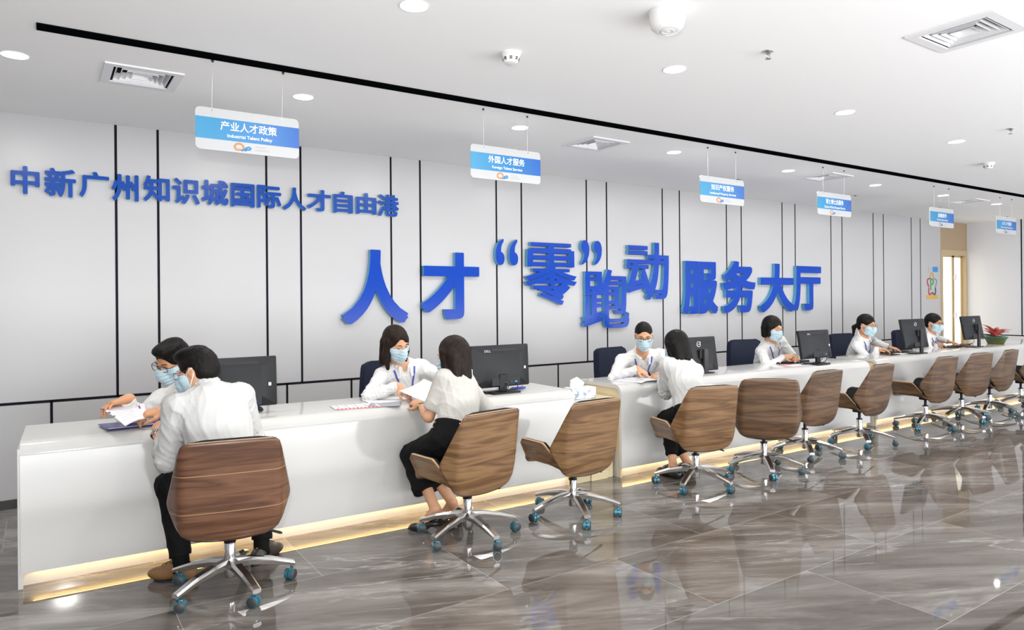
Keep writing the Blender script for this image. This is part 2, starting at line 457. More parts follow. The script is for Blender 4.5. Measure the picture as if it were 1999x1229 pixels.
# ceiling with openings for the vents
xs = sorted({XL, XR + 0.3, *[v[0] - VH for v in VENTS], *[v[0] + VH for v in VENTS]})
ys = sorted({YN, WALL + 0.3, *[v[1] - VH for v in VENTS], *[v[1] + VH for v in VENTS]})
bm = bmesh.new()
for a, b in zip(xs, xs[1:]):
    for c, d in zip(ys, ys[1:]):
        cx, cy = (a + b) / 2, (c + d) / 2
        if any(abs(cx - v[0]) < VH and abs(cy - v[1]) < VH for v in VENTS): continue
        q = [bm.verts.new(p) for p in ((a, c, CEIL), (a, d, CEIL), (b, d, CEIL), (b, c, CEIL))]
        bm.faces.new(q)
bmesh.ops.remove_doubles(bm, verts=bm.verts[:], dist=1e-5)
KEEP.add(id(bm))
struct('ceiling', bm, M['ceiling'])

# back wall: white panels with black joints between them
bm = bmesh.new()
DX0, DX1, DZ = 13.40, 14.39, 2.30
bx(bm, (XL, WALL, 0), (DX0, WALL + 0.2, CEIL + 0.2))
upper = [-1.85, -0.66, -0.36, 0.479, 0.767, 1.596, 1.888, 2.740, 3.045, 3.920, 4.237, 5.135, 5.438, 6.351, 6.654, 7.551, 7.856, 8.757, 9.064, 9.969, 10.267, 11.161, 11.471, 12.370, 12.677]
lower = [-1.1, 0.058, 1.757, 2.337, 3.55, 4.712, 5.9, 7.05, 8.25, 9.45, 10.65, 11.85, 13.0]
RAIL = 0.742
def strip(x0, x1, z0, z1):
    bx(bm, (x0, WALL - 0.003, z0), (x1, WALL + 0.01, z1), 1)
for x in upper: strip(x - 0.0085, x + 0.0085, RAIL, CEIL)
for x in lower: strip(x - 0.0085, x + 0.0085, 0.06, RAIL)
strip(XL, DX0, RAIL - 0.0095, RAIL + 0.0095)
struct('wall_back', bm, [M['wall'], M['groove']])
bm = bmesh.new(); bx(bm, (XL, WALL - 0.012, 0), (DX0, WALL + 0.01, 0.065)); struct('baseboard_back', bm, M['baseboard'])
# right-hand end wall
bm = bmesh.new()
bx(bm, (XR, YN, 0), (XR + 0.2, WALL + 0.2, CEIL + 0.2))
for y in (5.205, 3.9, 2.6): bx(bm, (XR - 0.003, y - 0.009, RAIL), (XR + 0.01, y + 0.009, CEIL), 1)
bx(bm, (XR - 0.003, YN, RAIL - 0.009), (XR + 0.01, WALL, RAIL + 0.009), 1)
struct('wall_right', bm, [M['wall_end_lit'], M['groove']])

bm = bmesh.new(); bx(bm, (XL - 0.2, YN, 0), (XL, WALL + 0.2, CEIL + 0.2)); struct('wall_left_unseen', bm, M['wall'])  # unseen wall, added to cut the light coming in from the left

# door in the back wall: tan panel above, oak frame, two back-lit leaves
door = thing('door_1', None, None, (DX0, WALL, 0)); door['kind'] = 'structure'
bm = bmesh.new(); bx(bm, (0, 0.0, 2.29), (XR - DX0, 0.2, CEIL)); bx(bm, (XR - DX0 - 0.02, -0.005, 2.29), (XR - DX0, 0.2, CEIL), 0)
obj('header_panel', bm, M['tan_panel'], door)
bm = bmesh.new()
bx(bm, (0, -0.012, 0), (0.075, 0.14, 2.29), bevel=0.004); bx(bm, (XR - DX0 - 0.06, -0.012, 0), (XR - DX0, 0.14, 2.29), bevel=0.004)
bx(bm, (0.07, -0.012, 2.2), (XR - DX0 - 0.05, 0.14, 2.295), bevel=0.004)
obj('frame', bm, M['oak'], door)
for nm, a, b, g in (('leaf', 0.075, 0.60, 'glow_glass'), ('leaf', 0.62, XR - DX0 - 0.06, 'glow_glass2')):
    bm = bmesh.new()
    bx(bm, (a, 0.06, 0), (a + 0.03, 0.10, 2.2)); bx(bm, (b - 0.03, 0.06, 0), (b, 0.10, 2.2)); bx(bm, (a, 0.06, 0), (b, 0.10, 0.1)); bx(bm, (a, 0.06, 2.17), (b, 0.10, 2.2))
    lf = obj(nm, bm, M['oak'], door)
    bm = bmesh.new(); bx(bm, (a + 0.025, 0.075, 0.09), (b - 0.025, 0.085, 2.18)); obj('pane', bm, M[g], lf)
for z in (1.05, 1.75):
    bm = bmesh.new(); bx(bm, (0.605, 0.02, z), (0.66, 0.062, z + 0.10), bevel=0.006); obj('hinge', bm, M['white_metal'], door)
bm = bmesh.new(); bx(bm, (DX0 - 0.05, WALL + 0.2, -0.06), (XR + 0.2, WALL + 0.3, CEIL + 0.2)); struct('wall_behind_door', bm, M['wall'])

# ================================================================== ceiling fittings
def square_ring(bm, h0, z0, h1, z1, t, mi=0):
    """flared square louver ring: half-size h0 at z0 to h1 at z1, thickness t"""
    def loop(h, z): return [bm.verts.new((sx * h, sy * h, z)) for sx, sy in ((1, 1), (-1, 1), (-1, -1), (1, -1))]
    A, B, Ci, D = loop(h0, z0), loop(h1, z1), loop(h0 - t, z0), loop(h1 - t, z1)
    for P, Q in ((A, B), (B, D), (D, Ci), (Ci, A)):
        for k in range(4):
            f = bm.faces.new((P[k], P[(k + 1) % 4], Q[(k + 1) % 4], Q[k])); f.material_index = mi

def make_vent(x, y, label):
    t = thing('ceiling_vent', label, 'air vent', (x, y, CEIL), 0, 'square ceiling air vents')
    bm = bmesh.new(); square_ring(bm, 0.205, 0.0, 0.205, -0.009, 0.048); obj('frame', bm, M['white_metal'], t)
    bm = bmesh.new(); square_ring(bm, VH + 0.012, 0.0, VH + 0.012, 0.12, 0.01); bx(bm, (-VH - 0.01, -VH - 0.01, 0.11), (VH + 0.01, VH + 0.01, 0.125)); obj('duct', bm, M['dark_void'], t)
    for h in (0.128, 0.098, 0.068):
        bm = bmesh.new(); square_ring(bm, h - 0.002, 0.040, h + 0.016, -0.004, 0.0035); obj('louver', bm, M['white_metal'], t)
    bm = bmesh.new(); square_ring(bm, 0.03, 0.03, 0.055, -0.004, 0.004); bx(bm, (-0.034, -0.034, 0.018), (0.034, 0.034, 0.022)); obj('center_plate', bm, M['white_metal'], t)
    return t
for v in VENTS: make_vent(*v)

LIGHTS = [(-0.11, 4.66, 'round recessed downlight above the left end of the long counter'),
          (1.448, 4.60, 'lit round downlight just right of the first hanging sign'),
          (3.136, 4.52, 'lit round downlight above the second hanging sign, near its right cord'),
          (4.873, 4.52, 'lit round downlight between the second and third hanging signs, wall side of the track'),
          (6.629, 4.53, 'lit round downlight between the third and fourth hanging signs'),
          (8.396, 4.55, 'lit round downlight between the fourth and fifth hanging signs'),
          (10.05, 4.53, 'lit round downlight right of the fifth sign, before the farthest vent'),
          (11.70, 4.54, 'farthest lit round downlight, right of the farthest ceiling vent'),
          (1.431, 2.907, 'lit round downlight at the upper edge of the photo, camera side of the track'),
          (3.115, 2.88, 'lit round downlight just under the white dome on the camera side of the track'),
          (4.90, 2.875, 'lit round downlight on the camera side of the track, second after the white dome'),
          (6.66, 2.89, 'lit round downlight on the camera side of the track, below the second sprinkler')]
dl = None
bm = bmesh.new(); lathe(bm, [(0.064, 0.0), (0.064, -0.003), (0.067, -0.0035), (0.069, -0.002), (0.069, 0.0)], 28)
rim_me = bpy.data.meshes.new('rim'); bm.to_mesh(rim_me); bm.free(); rim_me.materials.append(M['white_metal']); rim_me.shade_smooth()
bm = bmesh.new(); lathe(bm, [(0.0, -0.0030), (0.0645, -0.0025), (0.0645, 0.0), (0, 0.0)], 28)
dif_me = bpy.data.meshes.new('diffuser'); bm.to_mesh(dif_me); bm.free(); dif_me.materials.append(M['lamp'])
for x, y, lab in LIGHTS:
    t = thing('downlight', lab, 'ceiling light', (x, y, CEIL), 0, 'recessed ceiling downlights')
    for nm, me in (('rim', rim_me), ('diffuser', dif_me)):
        o = bpy.data.objects.new(nm, me); C.objects.link(o); o.parent = t
    l = bpy.data.lights.new('downlight_lamp', 'AREA'); l.shape = 'DISK'; l.size = 0.11; l.energy = 15; l.color = (1.0, 0.97, 0.92); l.spread = R(180)
    lo = bpy.data.objects.new('downlight_lamp', l); C.objects.link(lo); lo.location = (x, y, CEIL - 0.005)

# thin black strip standing in for the dark ceiling slot
bm = bmesh.new()
A = [(-0.01, 4.062), (14.4, 3.885), (14.4, 3.985), (-0.01, 4.160)]
prism(bm, A, CEIL - 0.006, CEIL + 0.01)
tr = obj('ceiling_track', bm, M['black']); setp(tr, 'long black straight slot track running the length of the white ceiling', 'ceiling track')

# white dome, smoke detectors, sprinklers
t = thing('dome_detector', 'large white bowl shaped dome fitting at the top of the ceiling', 'dome fitting', (2.46, 2.316, CEIL))
bm = bmesh.new(); lathe(bm, [(0, 0), (0.088, 0.0), (0.090, -0.008), (0.086, -0.012), (0.084, -0.05), (0.074, -0.078), (0.058, -0.092), (0.05, -0.094), (0.0, -0.094)], 40); obj('housing', bm, M['white_plastic'], t, autosmooth=40)
bm = bmesh.new(); lathe(bm, [(0.03, -0.094), (0.032, -0.097), (0.024, -0.0975), (0.022, -0.0955), (0.012, -0.0955), (0.01, -0.0975), (0, -0.0975)], 32); obj('lens_ring', bm, M['white_plastic'], t, autosmooth=30)
def make_smoke(x, y, lab):
    t = thing('smoke_detector', lab, 'smoke detector', (x, y, CEIL), 0, 'white smoke detectors')
    bm = bmesh.new(); lathe(bm, [(0, 0), (0.055, 0), (0.055, -0.012), (0.05, -0.016), (0.046, -0.030), (0.036, -0.056), (0.028, -0.060), (0, -0.060)], 30); obj('housing', bm, M['white_plastic'], t, autosmooth=40)
    for k in range(8):
        a = 2 * math.pi * k / 8 + 0.2; mt = Matrix.Rotation(a, 4, 'Z')
        for zz in (-0.034, -0.042):
            bm = bmesh.new(); bx(bm, (-0.0075, -0.001, -0.0025), (0.0075, 0.004, 0.0025)); r = 0.0445 + (zz + 0.034) * 0.42 
            bmesh.ops.transform(bm, matrix=mt @ Matrix.Translation((0, -r - 0.0012, zz)), verts=bm.verts[:]); obj('slot', bm, M['blk_plastic'], t)
make_smoke(2.147, 3.174, 'white smoke detector with dark slots near the middle of the ceiling')
make_smoke(8.02, 3.18, 'small far white smoke detector on the ceiling at the right')
def make_sprinkler(x, y, lab):
    t = thing('sprinkler', lab, 'sprinkler', (x, y, CEIL), 0, 'ceiling sprinkler heads')
    bm = bmesh.new(); lathe(bm, [(0, 0), (0.03, 0), (0.03, -0.004), (0.012, -0.008), (0.012, -0.016), (0, -0.016)], 18); obj('escutcheon', bm, M['chrome'], t)
    bm = bmesh.new(); tube(bm, [(0.011, 0, -0.014), (0.016, 0, -0.026), (0.005, 0, -0.04)], 0.0025, 6); tube(bm, [(-0.011, 0, -0.014), (-0.016, 0, -0.026), (-0.005, 0, -0.04)], 0.0025, 6); tube(bm, [(0, 0, -0.014), (0, 0, -0.04)], 0.003, 6); obj('yoke', bm, M['chrome'], t)
    bm = bmesh.new(); lathe(bm, [(0, -0.039), (0.017, -0.040), (0.016, -0.0425), (0, -0.0415)], 14); obj('deflector', bm, M['chrome'], t)
make_sprinkler(3.325, 2.39, 'dark metal sprinkler head right of the white dome')
make_sprinkler(6.53, 2.427, 'dark metal sprinkler head near the right edge of the ceiling')
make_sprinkler(3.60, 5.2, 'sprinkler head peeking over the top of the second hanging sign')
make_sprinkler(6.60, 5.15, 'sprinkler head over the right top corner of the third hanging sign')
make_sprinkler(9.0, 5.15, 'sprinkler head beside the right edge of the fourth hanging sign')
make_sprinkler(11.35, 5.16, 'sprinkler head over the top of the fifth hanging sign')
make_sprinkler(13.7, 5.16, 'farthest sprinkler head, over the last hanging sign')

# ================================================================== hanging signs
def band_mat():
    m = mat('blue_gradient_print', (0.1, 0.4, 0.8), 0.4); t = NT(m)
    tc = t.n('ShaderNodeTexCoord'); sp = t.n('ShaderNodeSeparateXYZ'); t.l(tc.outputs['Generated'], sp.inputs[0])
    r = t.ramp(sp.outputs['X'], [(0.0, (0.036, 0.27, 0.48)), (0.5, (0.020, 0.195, 0.46)), (1.0, (0.014, 0.105, 0.42))])
    t.l(r.outputs['Color'], t.b.inputs['Base Color']); return m
M['band'] = band_mat()
SIGN_Y = 4.2
SIGNS = [(1.006, 0.576, '产业人才政策', 'Industrial Talent Policy', 0.145, 0.805, 1.195, 'first and nearest hanging sign, reading 产业人才政策 Industrial Talent Policy'),
         (2.796, 0.604, '外国人才服务', 'Foreign Talent Service', 0.145, 2.605, 2.985, 'second hanging sign from the left, reading 外国人才服务 Foreign Talent Service'),
         (5.160, 0.607, '知识产权服务', 'Intellectual Property Services', 0.145, 4.968, 5.352, 'third hanging sign from the left, reading 知识产权服务 Intellectual Property Services'),
         (6.950, 0.622, '博士博士后服务', 'Doctor & Post Doctoral Service', 0.15, 6.75, 7.14, 'fourth hanging sign from the left, reading 博士博士后服务'),
         (9.290, 0.604, '金融超市', 'Financial Supermarket', 0.10, 9.10, 9.48, 'fifth hanging sign, in front of the tan panel over the lit door'),
         (11.140, 0.625, '人才入户服务', 'Talent Household Registration', 0.145, 10.95, 11.33, 'last and farthest hanging sign, in front of the right end wall')]
def make_sign(cx, w, zh, en, hw, c0, c1, lab):
    zt, zb = 2.545, 2.308; h = zt - zb; zc = (zt + zb) / 2
    t = thing('hanging_sign', lab, 'hanging sign', (cx, SIGN_Y, zc), 0, 'blue and white hanging signs over the counter')
    bm = bmesh.new(); prism(bm, rrect(w, h, 0.026), 0.0, 0.009, 'y'); obj('board', bm, M['sign'], t, autosmooth=30)
    bz0, bz1 = -h * 0.235, h * 0.275
    bm = bmesh.new(); bx(bm, (-w / 2, -0.0012, bz0), (w / 2, 0.0005, bz1)); band = obj('blue_band', bm, M['band'], t)
    bm = bmesh.new(); fit_glyph(glyphs(zh), -hw - 0.012, hw + 0.012, 0.0, 0.0525, -0.0022, 0.0, bm, 0.0007); KEEP.add(id(bm)); obj('title', bm, M['white_print'], band)
    ew = {'Industrial Talent Policy': 0.125, 'Foreign Talent Service': 0.13, 'Intellectual Property Services': 0.18, 'Financial Supermarket': 0.14}.get(en, 0.19)
    bm = bmesh.new(); fit_glyph(glyphs(en), -ew + 0.005, ew + 0.005, -0.043, -0.018, -0.0022, 0.0, bm, 0.0004); KEEP.add(id(bm)); obj('subtitle', bm, M['white_print'], band)
    # two-loop mark and its small caption
    bm = bmesh.new()
    za = -h * 0.37
    pts = [(-0.055 + 0.024 * math.cos(a), -0.0022, za + 0.002 + 0.019 * math.sin(a)) for a in [R(d) for d in range(-20, 260, 14)]] + [(-0.05, -0.0022, za - 0.013), (-0.03, -0.0022, za - 0.016)]
    tube(bm, pts, 0.0048, 6, 0, flat=0.2, up=(0, -1, 0)); obj('orange_loop', bm, M['orange_print'], t)
    bm = bmesh.new()
    pts = [(-0.045, -0.0026, za - 0.016), (-0.028, -0.0026, za - 0.012), (-0.014, -0.0026, za + 0.001), (0.0, -0.0026, za + 0.006), (0.010, -0.0026, za), (0.004, -0.0026, za - 0.008), (-0.012, -0.0026, za - 0.010), (-0.024, -0.0026, za - 0.016)]
    tube(bm, pts, 0.0045, 6, 0, flat=0.2, up=(0, -1, 0)); obj('blue_loop', bm, M['blue_print'], t)
    for dz, x1, hh in ((0.012, 0.095, 0.0035), (-0.002, 0.115, 0.002), (-0.010, 0.115, 0.002)):
        bm = bmesh.new(); bx(bm, (0.035, -0.001, za + dz - hh / 2), (x1, 0.0005, za + dz + hh / 2)); obj('caption_line', bm, M['grey_print'], t)
    CY = -0.03 if cx < 2 else 0.005
    for xc, xs_ in ((c0, c0), (c1, c1)):
        bm = bmesh.new(); tube(bm, [(xs_ - cx, 0.005, zt - zc - 0.012), (xc - cx, CY, CEIL - zc)], 0.0016, 6); 
        obj('cord', bm, M['cord'], t)
        bm = bmesh.new(); lathe(bm, [(0, 0), (0.008, 0), (0.006, -0.012), (0, -0.012)], 10, center=(xc - cx, CY, CEIL - zc)); obj('ceiling_hook', bm, M['grey_plastic'], t)
        bm = bmesh.new(); tube(bm, [(xs_ - cx, -0.002, zt - zc - 0.014), (xs_ - cx, 0.011, zt - zc - 0.014)], 0.004, 8); obj('eyelet', bm, M['chrome'], t)
for s in SIGNS: make_sign(*s)

# ================================================================== lettering on the wall
UP = [('中', -0.173, -0.002, 2.233, 2.431), ('新', 0.024, 0.220, 2.228, 2.435), ('广', 0.239, 0.432, 2.240, 2.430), ('州', 0.446, 0.629, 2.227, 2.430), ('知', 0.661, 0.847, 2.238, 2.438),
      ('识', 0.867, 1.065, 2.233, 2.437), ('城', 1.079, 1.284, 2.240, 2.444), ('国', 1.303, 1.491, 2.240, 2.434), ('际', 1.512, 1.711, 2.244, 2.437), ('人', 1.724, 1.927, 2.240, 2.437),
      ('才', 1.936, 2.148, 2.245, 2.435), ('自', 2.171, 2.353, 2.243, 2.436), ('由', 2.387, 2.581, 2.247, 2.440), ('港', 2.596, 2.807, 2.240, 2.443)]
BIG = [('人', 2.24, 2.889, 1.239, 1.925), ('才', 3.03, 3.681, 1.260, 1.926), ('“', 3.875, 4.157, 1.809, 2.083), ('零', 4.247, 4.948, 1.391, 2.063), ('”', 5.013, 5.320, 1.838, 2.114),
       ('跑', 5.03, 5.739, 1.118, 1.790), ('动', 5.70, 6.408, 1.437, 2.128), ('服', 6.65, 7.317, 1.250, 1.923), ('务', 7.41, 8.091, 1.248, 1.945), ('大', 8.18, 8.96, 1.248, 1.929), ('厅', 8.95, 9.631, 1.258, 1.908)]
ordn = ['first', 'second', 'third', 'fourth', 'fifth', 'sixth', 'seventh', 'eighth', 'ninth', 'tenth', 'eleventh', 'twelfth', 'thirteenth', 'fourteenth']
for i, (ch, x0, x1, z0, z1) in enumerate(UP):
    bm = bmesh.new(); fit_glyph(glyphs(ch, extrude=0.05), x0, x1, z0, z1, WALL - 0.035, 0.036, bm, 0.0065)
    KEEP.add(id(bm))
    o = obj('wall_character', bm, [M['blue_small'], M['blue_side']])
    setp(o, f'small raised blue character {ch}, {ordn[i]} of the upper wall line', 'wall character', 'characters of the upper wall line')
for i, (ch, x0, x1, z0, z1) in enumerate(BIG):
    bm = bmesh.new()
    if ch in '零跑动':       # these three have every level stroke doubled by a slit
        g = glyphs(ch, extrude=0.05, bold=-0.001 if ch == '跑' else 0.0, res=6); dz = 0.060
        fit_glyph(g, x0, x1, z0, z1 - dz, WALL - 0.050, 0.051, bm, 0.0, 0.011)
        fit_glyph(g, x0 + 0.003, x1 - 0.003, z0 + dz, z1, WALL - 0.052, 0.053, bm, 0.0, 0.011)
    elif ch in '“”':
        fit_glyph(glyphs(ch, extrude=0.05), x0, x1, z0, z1, WALL - 0.05, 0.051, bm, 0.006)
    else:
        fit_glyph(glyphs(ch, extrude=0.05, res=8), x0, x1, z0, z1, WALL - 0.05, 0.051, bm, 0.026)
    KEEP.add(id(bm))
    o = obj('wall_character', bm, [M['blue_face'], M['blue_side']])
    q = {'“': 'opening quotation mark', '”': 'closing quotation mark'}.get(ch, f'character {ch}')
    setp(o, f'large raised glossy blue {q} of the big wall slogan', 'wall character', 'characters of the big wall slogan')

# plaque and emblem beside the door
t = thing('wall_plaque', 'small white and blue plaque on the wall beside the lit door', 'plaque', (13.11, WALL, 1.93))
bm = bmesh.new(); bx(bm, (-0.15, -0.008, -0.05), (0.17, 0.001, 0.05)); obj('board', bm, M['sign'], t)
bm = bmesh.new(); bx(bm, (-0.02, -0.011, -0.045), (0.165, -0.007, 0.045)); obj('blue_field', bm, M['blue_print'], t)
bm = bmesh.new(); tube(bm, [(-0.09, -0.009, 0.02), (-0.06, -0.009, 0.005), (-0.09, -0.009, -0.02)], 0.008, 6, flat=0.3, up=(0, -1, 0)); obj('mark', bm, M['grey_print'], t)
t = thing('wall_emblem', 'colourful five lobed emblem with a green letter on the wall beside the door', 'emblem', (13.08, WALL, 1.66))
def lobe(a0, a1, m, nm, rr=0.15, w=0.013):
    bm = bmesh.new(); pts = []
    for k in range(13):
        a = R(a0 + (a1 - a0) * k / 12); r = rr * (1 + 0.20 * math.cos(5 * (a - math.pi / 2)))
        pts.append((r * math.cos(a), -0.006, r * 1.15 * math.sin(a)))
    tube(bm, pts, w, 8, flat=0.3, up=(0, -1, 0)); obj(nm, bm, M[m], t)
lobe(58, 122, 'gold_print', 'gold_lobe'); lobe(130, 194, 'red_print', 'red_lobe'); lobe(202, 264, 'red_print', 'red_lobe'); lobe(276, 338, 'navy_print', 'navy_lobe'); lobe(-14, 50, 'grey_print', 'grey_lobe')
bm = bmesh.new(); fit_glyph(glyphs('P'), -0.06, 0.06, -0.10, 0.11, -0.006, 0.0, bm); KEEP.add(id(bm)); obj('letter', bm, M['green_print'], t)
t = thing('wall_caption', 'short gold line of raised writing under the emblem beside the door', 'wall lettering', (13.08, WALL, 1.44))
for k in range(8):
    bm = bmesh.new(); bx(bm, (-0.20 + 0.052 * k, -0.008, -0.027), (-0.158 + 0.052 * k, 0.001, 0.027)); bx(bm, (-0.19 + 0.052 * k, -0.0085, -0.035), (-0.17 + 0.052 * k, 0.0, 0.035)); obj('character', bm, M['gold_print'], t)

# ================================================================== counters
def counter_profile(depth, top, thick, r, foot, n=8):
    """outer and inner outline of the waterfall slab in (y, z): y = 0 is the front face"""
    o = [(depth, top), (r, top)] + [(r - r * math.sin(R(90 * k / n)), top - r + r * math.cos(R(90 * k / n))) for k in range(1, n + 1)] + [(0, foot)]
    ri = max(r - thick, 0.01)
    i = [(thick, foot), (thick, top - r)] + [(r - ri * math.cos(R(90 * k / n)), top - r + ri * math.sin(R(90 * k / n))) for k in range(1, n + 1)] + [(depth, top - thick)]
    return o + i

def make_counter(x0, x1, y, rot, top, depth, lab, left_end):
    t = thing('service_counter', lab, 'counter', (x0, y, 0), R(rot), 'white service counters in a row')
    L = x1 - x0; foot = 0.078
    bm = bmesh.new(); prism(bm, counter_profile(depth, top, 0.030, 0.075, foot), 0, L, 'x'); obj('waterfall_top', bm, M['counter'], t, autosmooth=30)
    bm = bmesh.new(); bx(bm, (0.009, 0.060, 0.0), (L - 0.012, 0.10, 0.2)); obj('plinth', bm, M['counter'], t)
    bm = bmesh.new(); bx(bm, (0.05, 0.034, foot + 0.004), (L - 0.05, 0.046, foot + 0.012)); obj('light_strip', bm, M['led'], t)
    bm = bmesh.new()
    if left_end == 'white':
        bx(bm, (-0.012, 0.004, 0.0), (0.010, depth - 0.02, top - 0.034), bevel=0.002); obj('end_panel', bm, M['counter'], t)
    else:
        bx(bm, (0.012, 0.032, 0.0), (0.030, depth - 0.02, top - 0.031)); obj('end_panel', bm, M['maple'], t)
    bm = bmesh.new(); bx(bm, (L - 0.03, 0.032, 0.0), (L - 0.012, depth - 0.02, top - 0.031)); obj('end_panel', bm, M['maple'], t)
    bm = bmesh.new(); bx(bm, (0.03, depth * 0.33, 0.05), (L - 0.03, depth * 0.33 + 0.018, top - 0.031)); obj('back_panel', bm, M['maple'], t)
    return t
C1 = make_counter(-0.095, 3.43, 4.335, -1.7, 0.745, 0.60, 'nearest long white counter, where the first two visitors sit', 'white')
C2 = make_counter(3.88, 7.50, 4.185, -0.7, 0.752, 0.55, 'middle white counter with the short haired man in glasses behind it', 'maple')
C3 = make_counter(7.74, 13.2, 4.185, 0.0, 0.755, 0.49, 'farthest white counter, carrying the potted red plant', 'maple')
# low maple link between the first two counters
t = thing('counter_link', 'low pale maple box filling the gap between the first and second counters', 'cabinet', (3.435, 4.245, 0))
bm = bmesh.new(); bx(bm, (0, 0.03, 0.0), (0.43, 0.42, 0.655), bevel=0.003); obj('body', bm, M['maple'], t)
bm = bmesh.new(); bx(bm, (0.0, 0.0, 0.066), (0.185, 0.03, 0.66), bevel=0.003); obj('front_panel', bm, M['counter'], t)
bm = bmesh.new(); bx(bm, (0.19, 0.015, 0.0), (0.36, 0.03, 0.075), bevel=0.003); obj('plinth', bm, M['maple'], t)

# ================================================================== visitor chairs
def sm(x): x = max(0.0, min(1.0, x)); return x * x * (3 - 2 * x)

def lerp_table(k, v):
    for (a, wa), (b, wb) in zip(k, k[1:]):
        if a <= v <= b: return wa + (wb - wa) * (v - a) / (b - a)
    return k[-1][1]

def back_surface(nu, nv, scale_w=1.0, v0=0.0, v1=1.0):
    """flat centre panel with a triangular wing folded forward on each side"""
    P = []
    for i in range(nu):
        u = -1 + 2 * i / (nu - 1); row = []
        for j in range(nv):
            v = v0 + (v1 - v0) * j / (nv - 1)
            f = lerp_table([(0, .160), (.02, .186), (.06, .205), (.15, .214), (.36, .218), (.975, .213), (.99, .208), (1, .199)], v)
            wing = lerp_table([(0, 0.0), (.04, .006), (.345, .118), (.385, .120), (.43, .114), (1, 0.0)], v)
            s = (f + wing) * u * scale_w; a = abs(s); f -= 0.025
            if a <= f: x, fy = a, 0.25 * a * a
            else:
                d = a - f; x, fy = f, 0.25 * f * f
                for q in range(10):      # walk round the bend
                    ang = 0.10 + 0.98 * sm((q + 0.5) / 10 * d / 0.055); x += d / 10 * math.cos(ang); fy += d / 10 * math.sin(ang)
            y = -0.198 - 0.075 * (v - 0.25) + (0.030 * ((0.3 - v) / 0.3) ** 2 if v < 0.3 else 0)
            z = 0.309 + 0.485 * v + (0.003 if v > .5 else -0.014) * (1 - u * u) * abs(v - .5) * 2
            row.append(Vector((math.copysign(x, s), y + fy, z)))
        P.append(row)
    return P

def seat_surface(nu, nv, scale_w=1.0, v0=0.0, v1=1.0):
    P = []
    for i in range(nu):
        u = -1 + 2 * i / (nu - 1); row = []
        for j in range(nv):
            v = v0 + (v1 - v0) * j / (nv - 1)
            y = 0.245 - 0.398 * v
            hw = 0.355 if v < 0.62 else 0.355 - 0.225 * (v - 0.62) / 0.38
            if v < 0.06: hw = 0.337 + 0.015 * v / 0.06
            s = hw * u * scale_w; a = abs(s); f = 0.185
            z0 = 0.352 + (0.012 * (v - 0.5) ** 2) - 0.02 * sm((v - 0.55) / 0.45)
            if v < 0.12: z0 -= 0.02 * ((0.12 - v) / 0.12) ** 2
            if a <= f: x, dz = a, 0.35 * a * a
            else:
                d = a - f; ang = 1.12 * sm(d / 0.04 * 0.5 + 0.25) if d < 0.04 else 1.12
                x = f + d * math.cos(ang); dz = 0.35 * f * f + d * math.sin(ang)
            row.append(Vector((math.copysign(x, s), y - 0.10 * max(0, a - f) * 0, z0 + dz)))
        P.append(row)
    return P

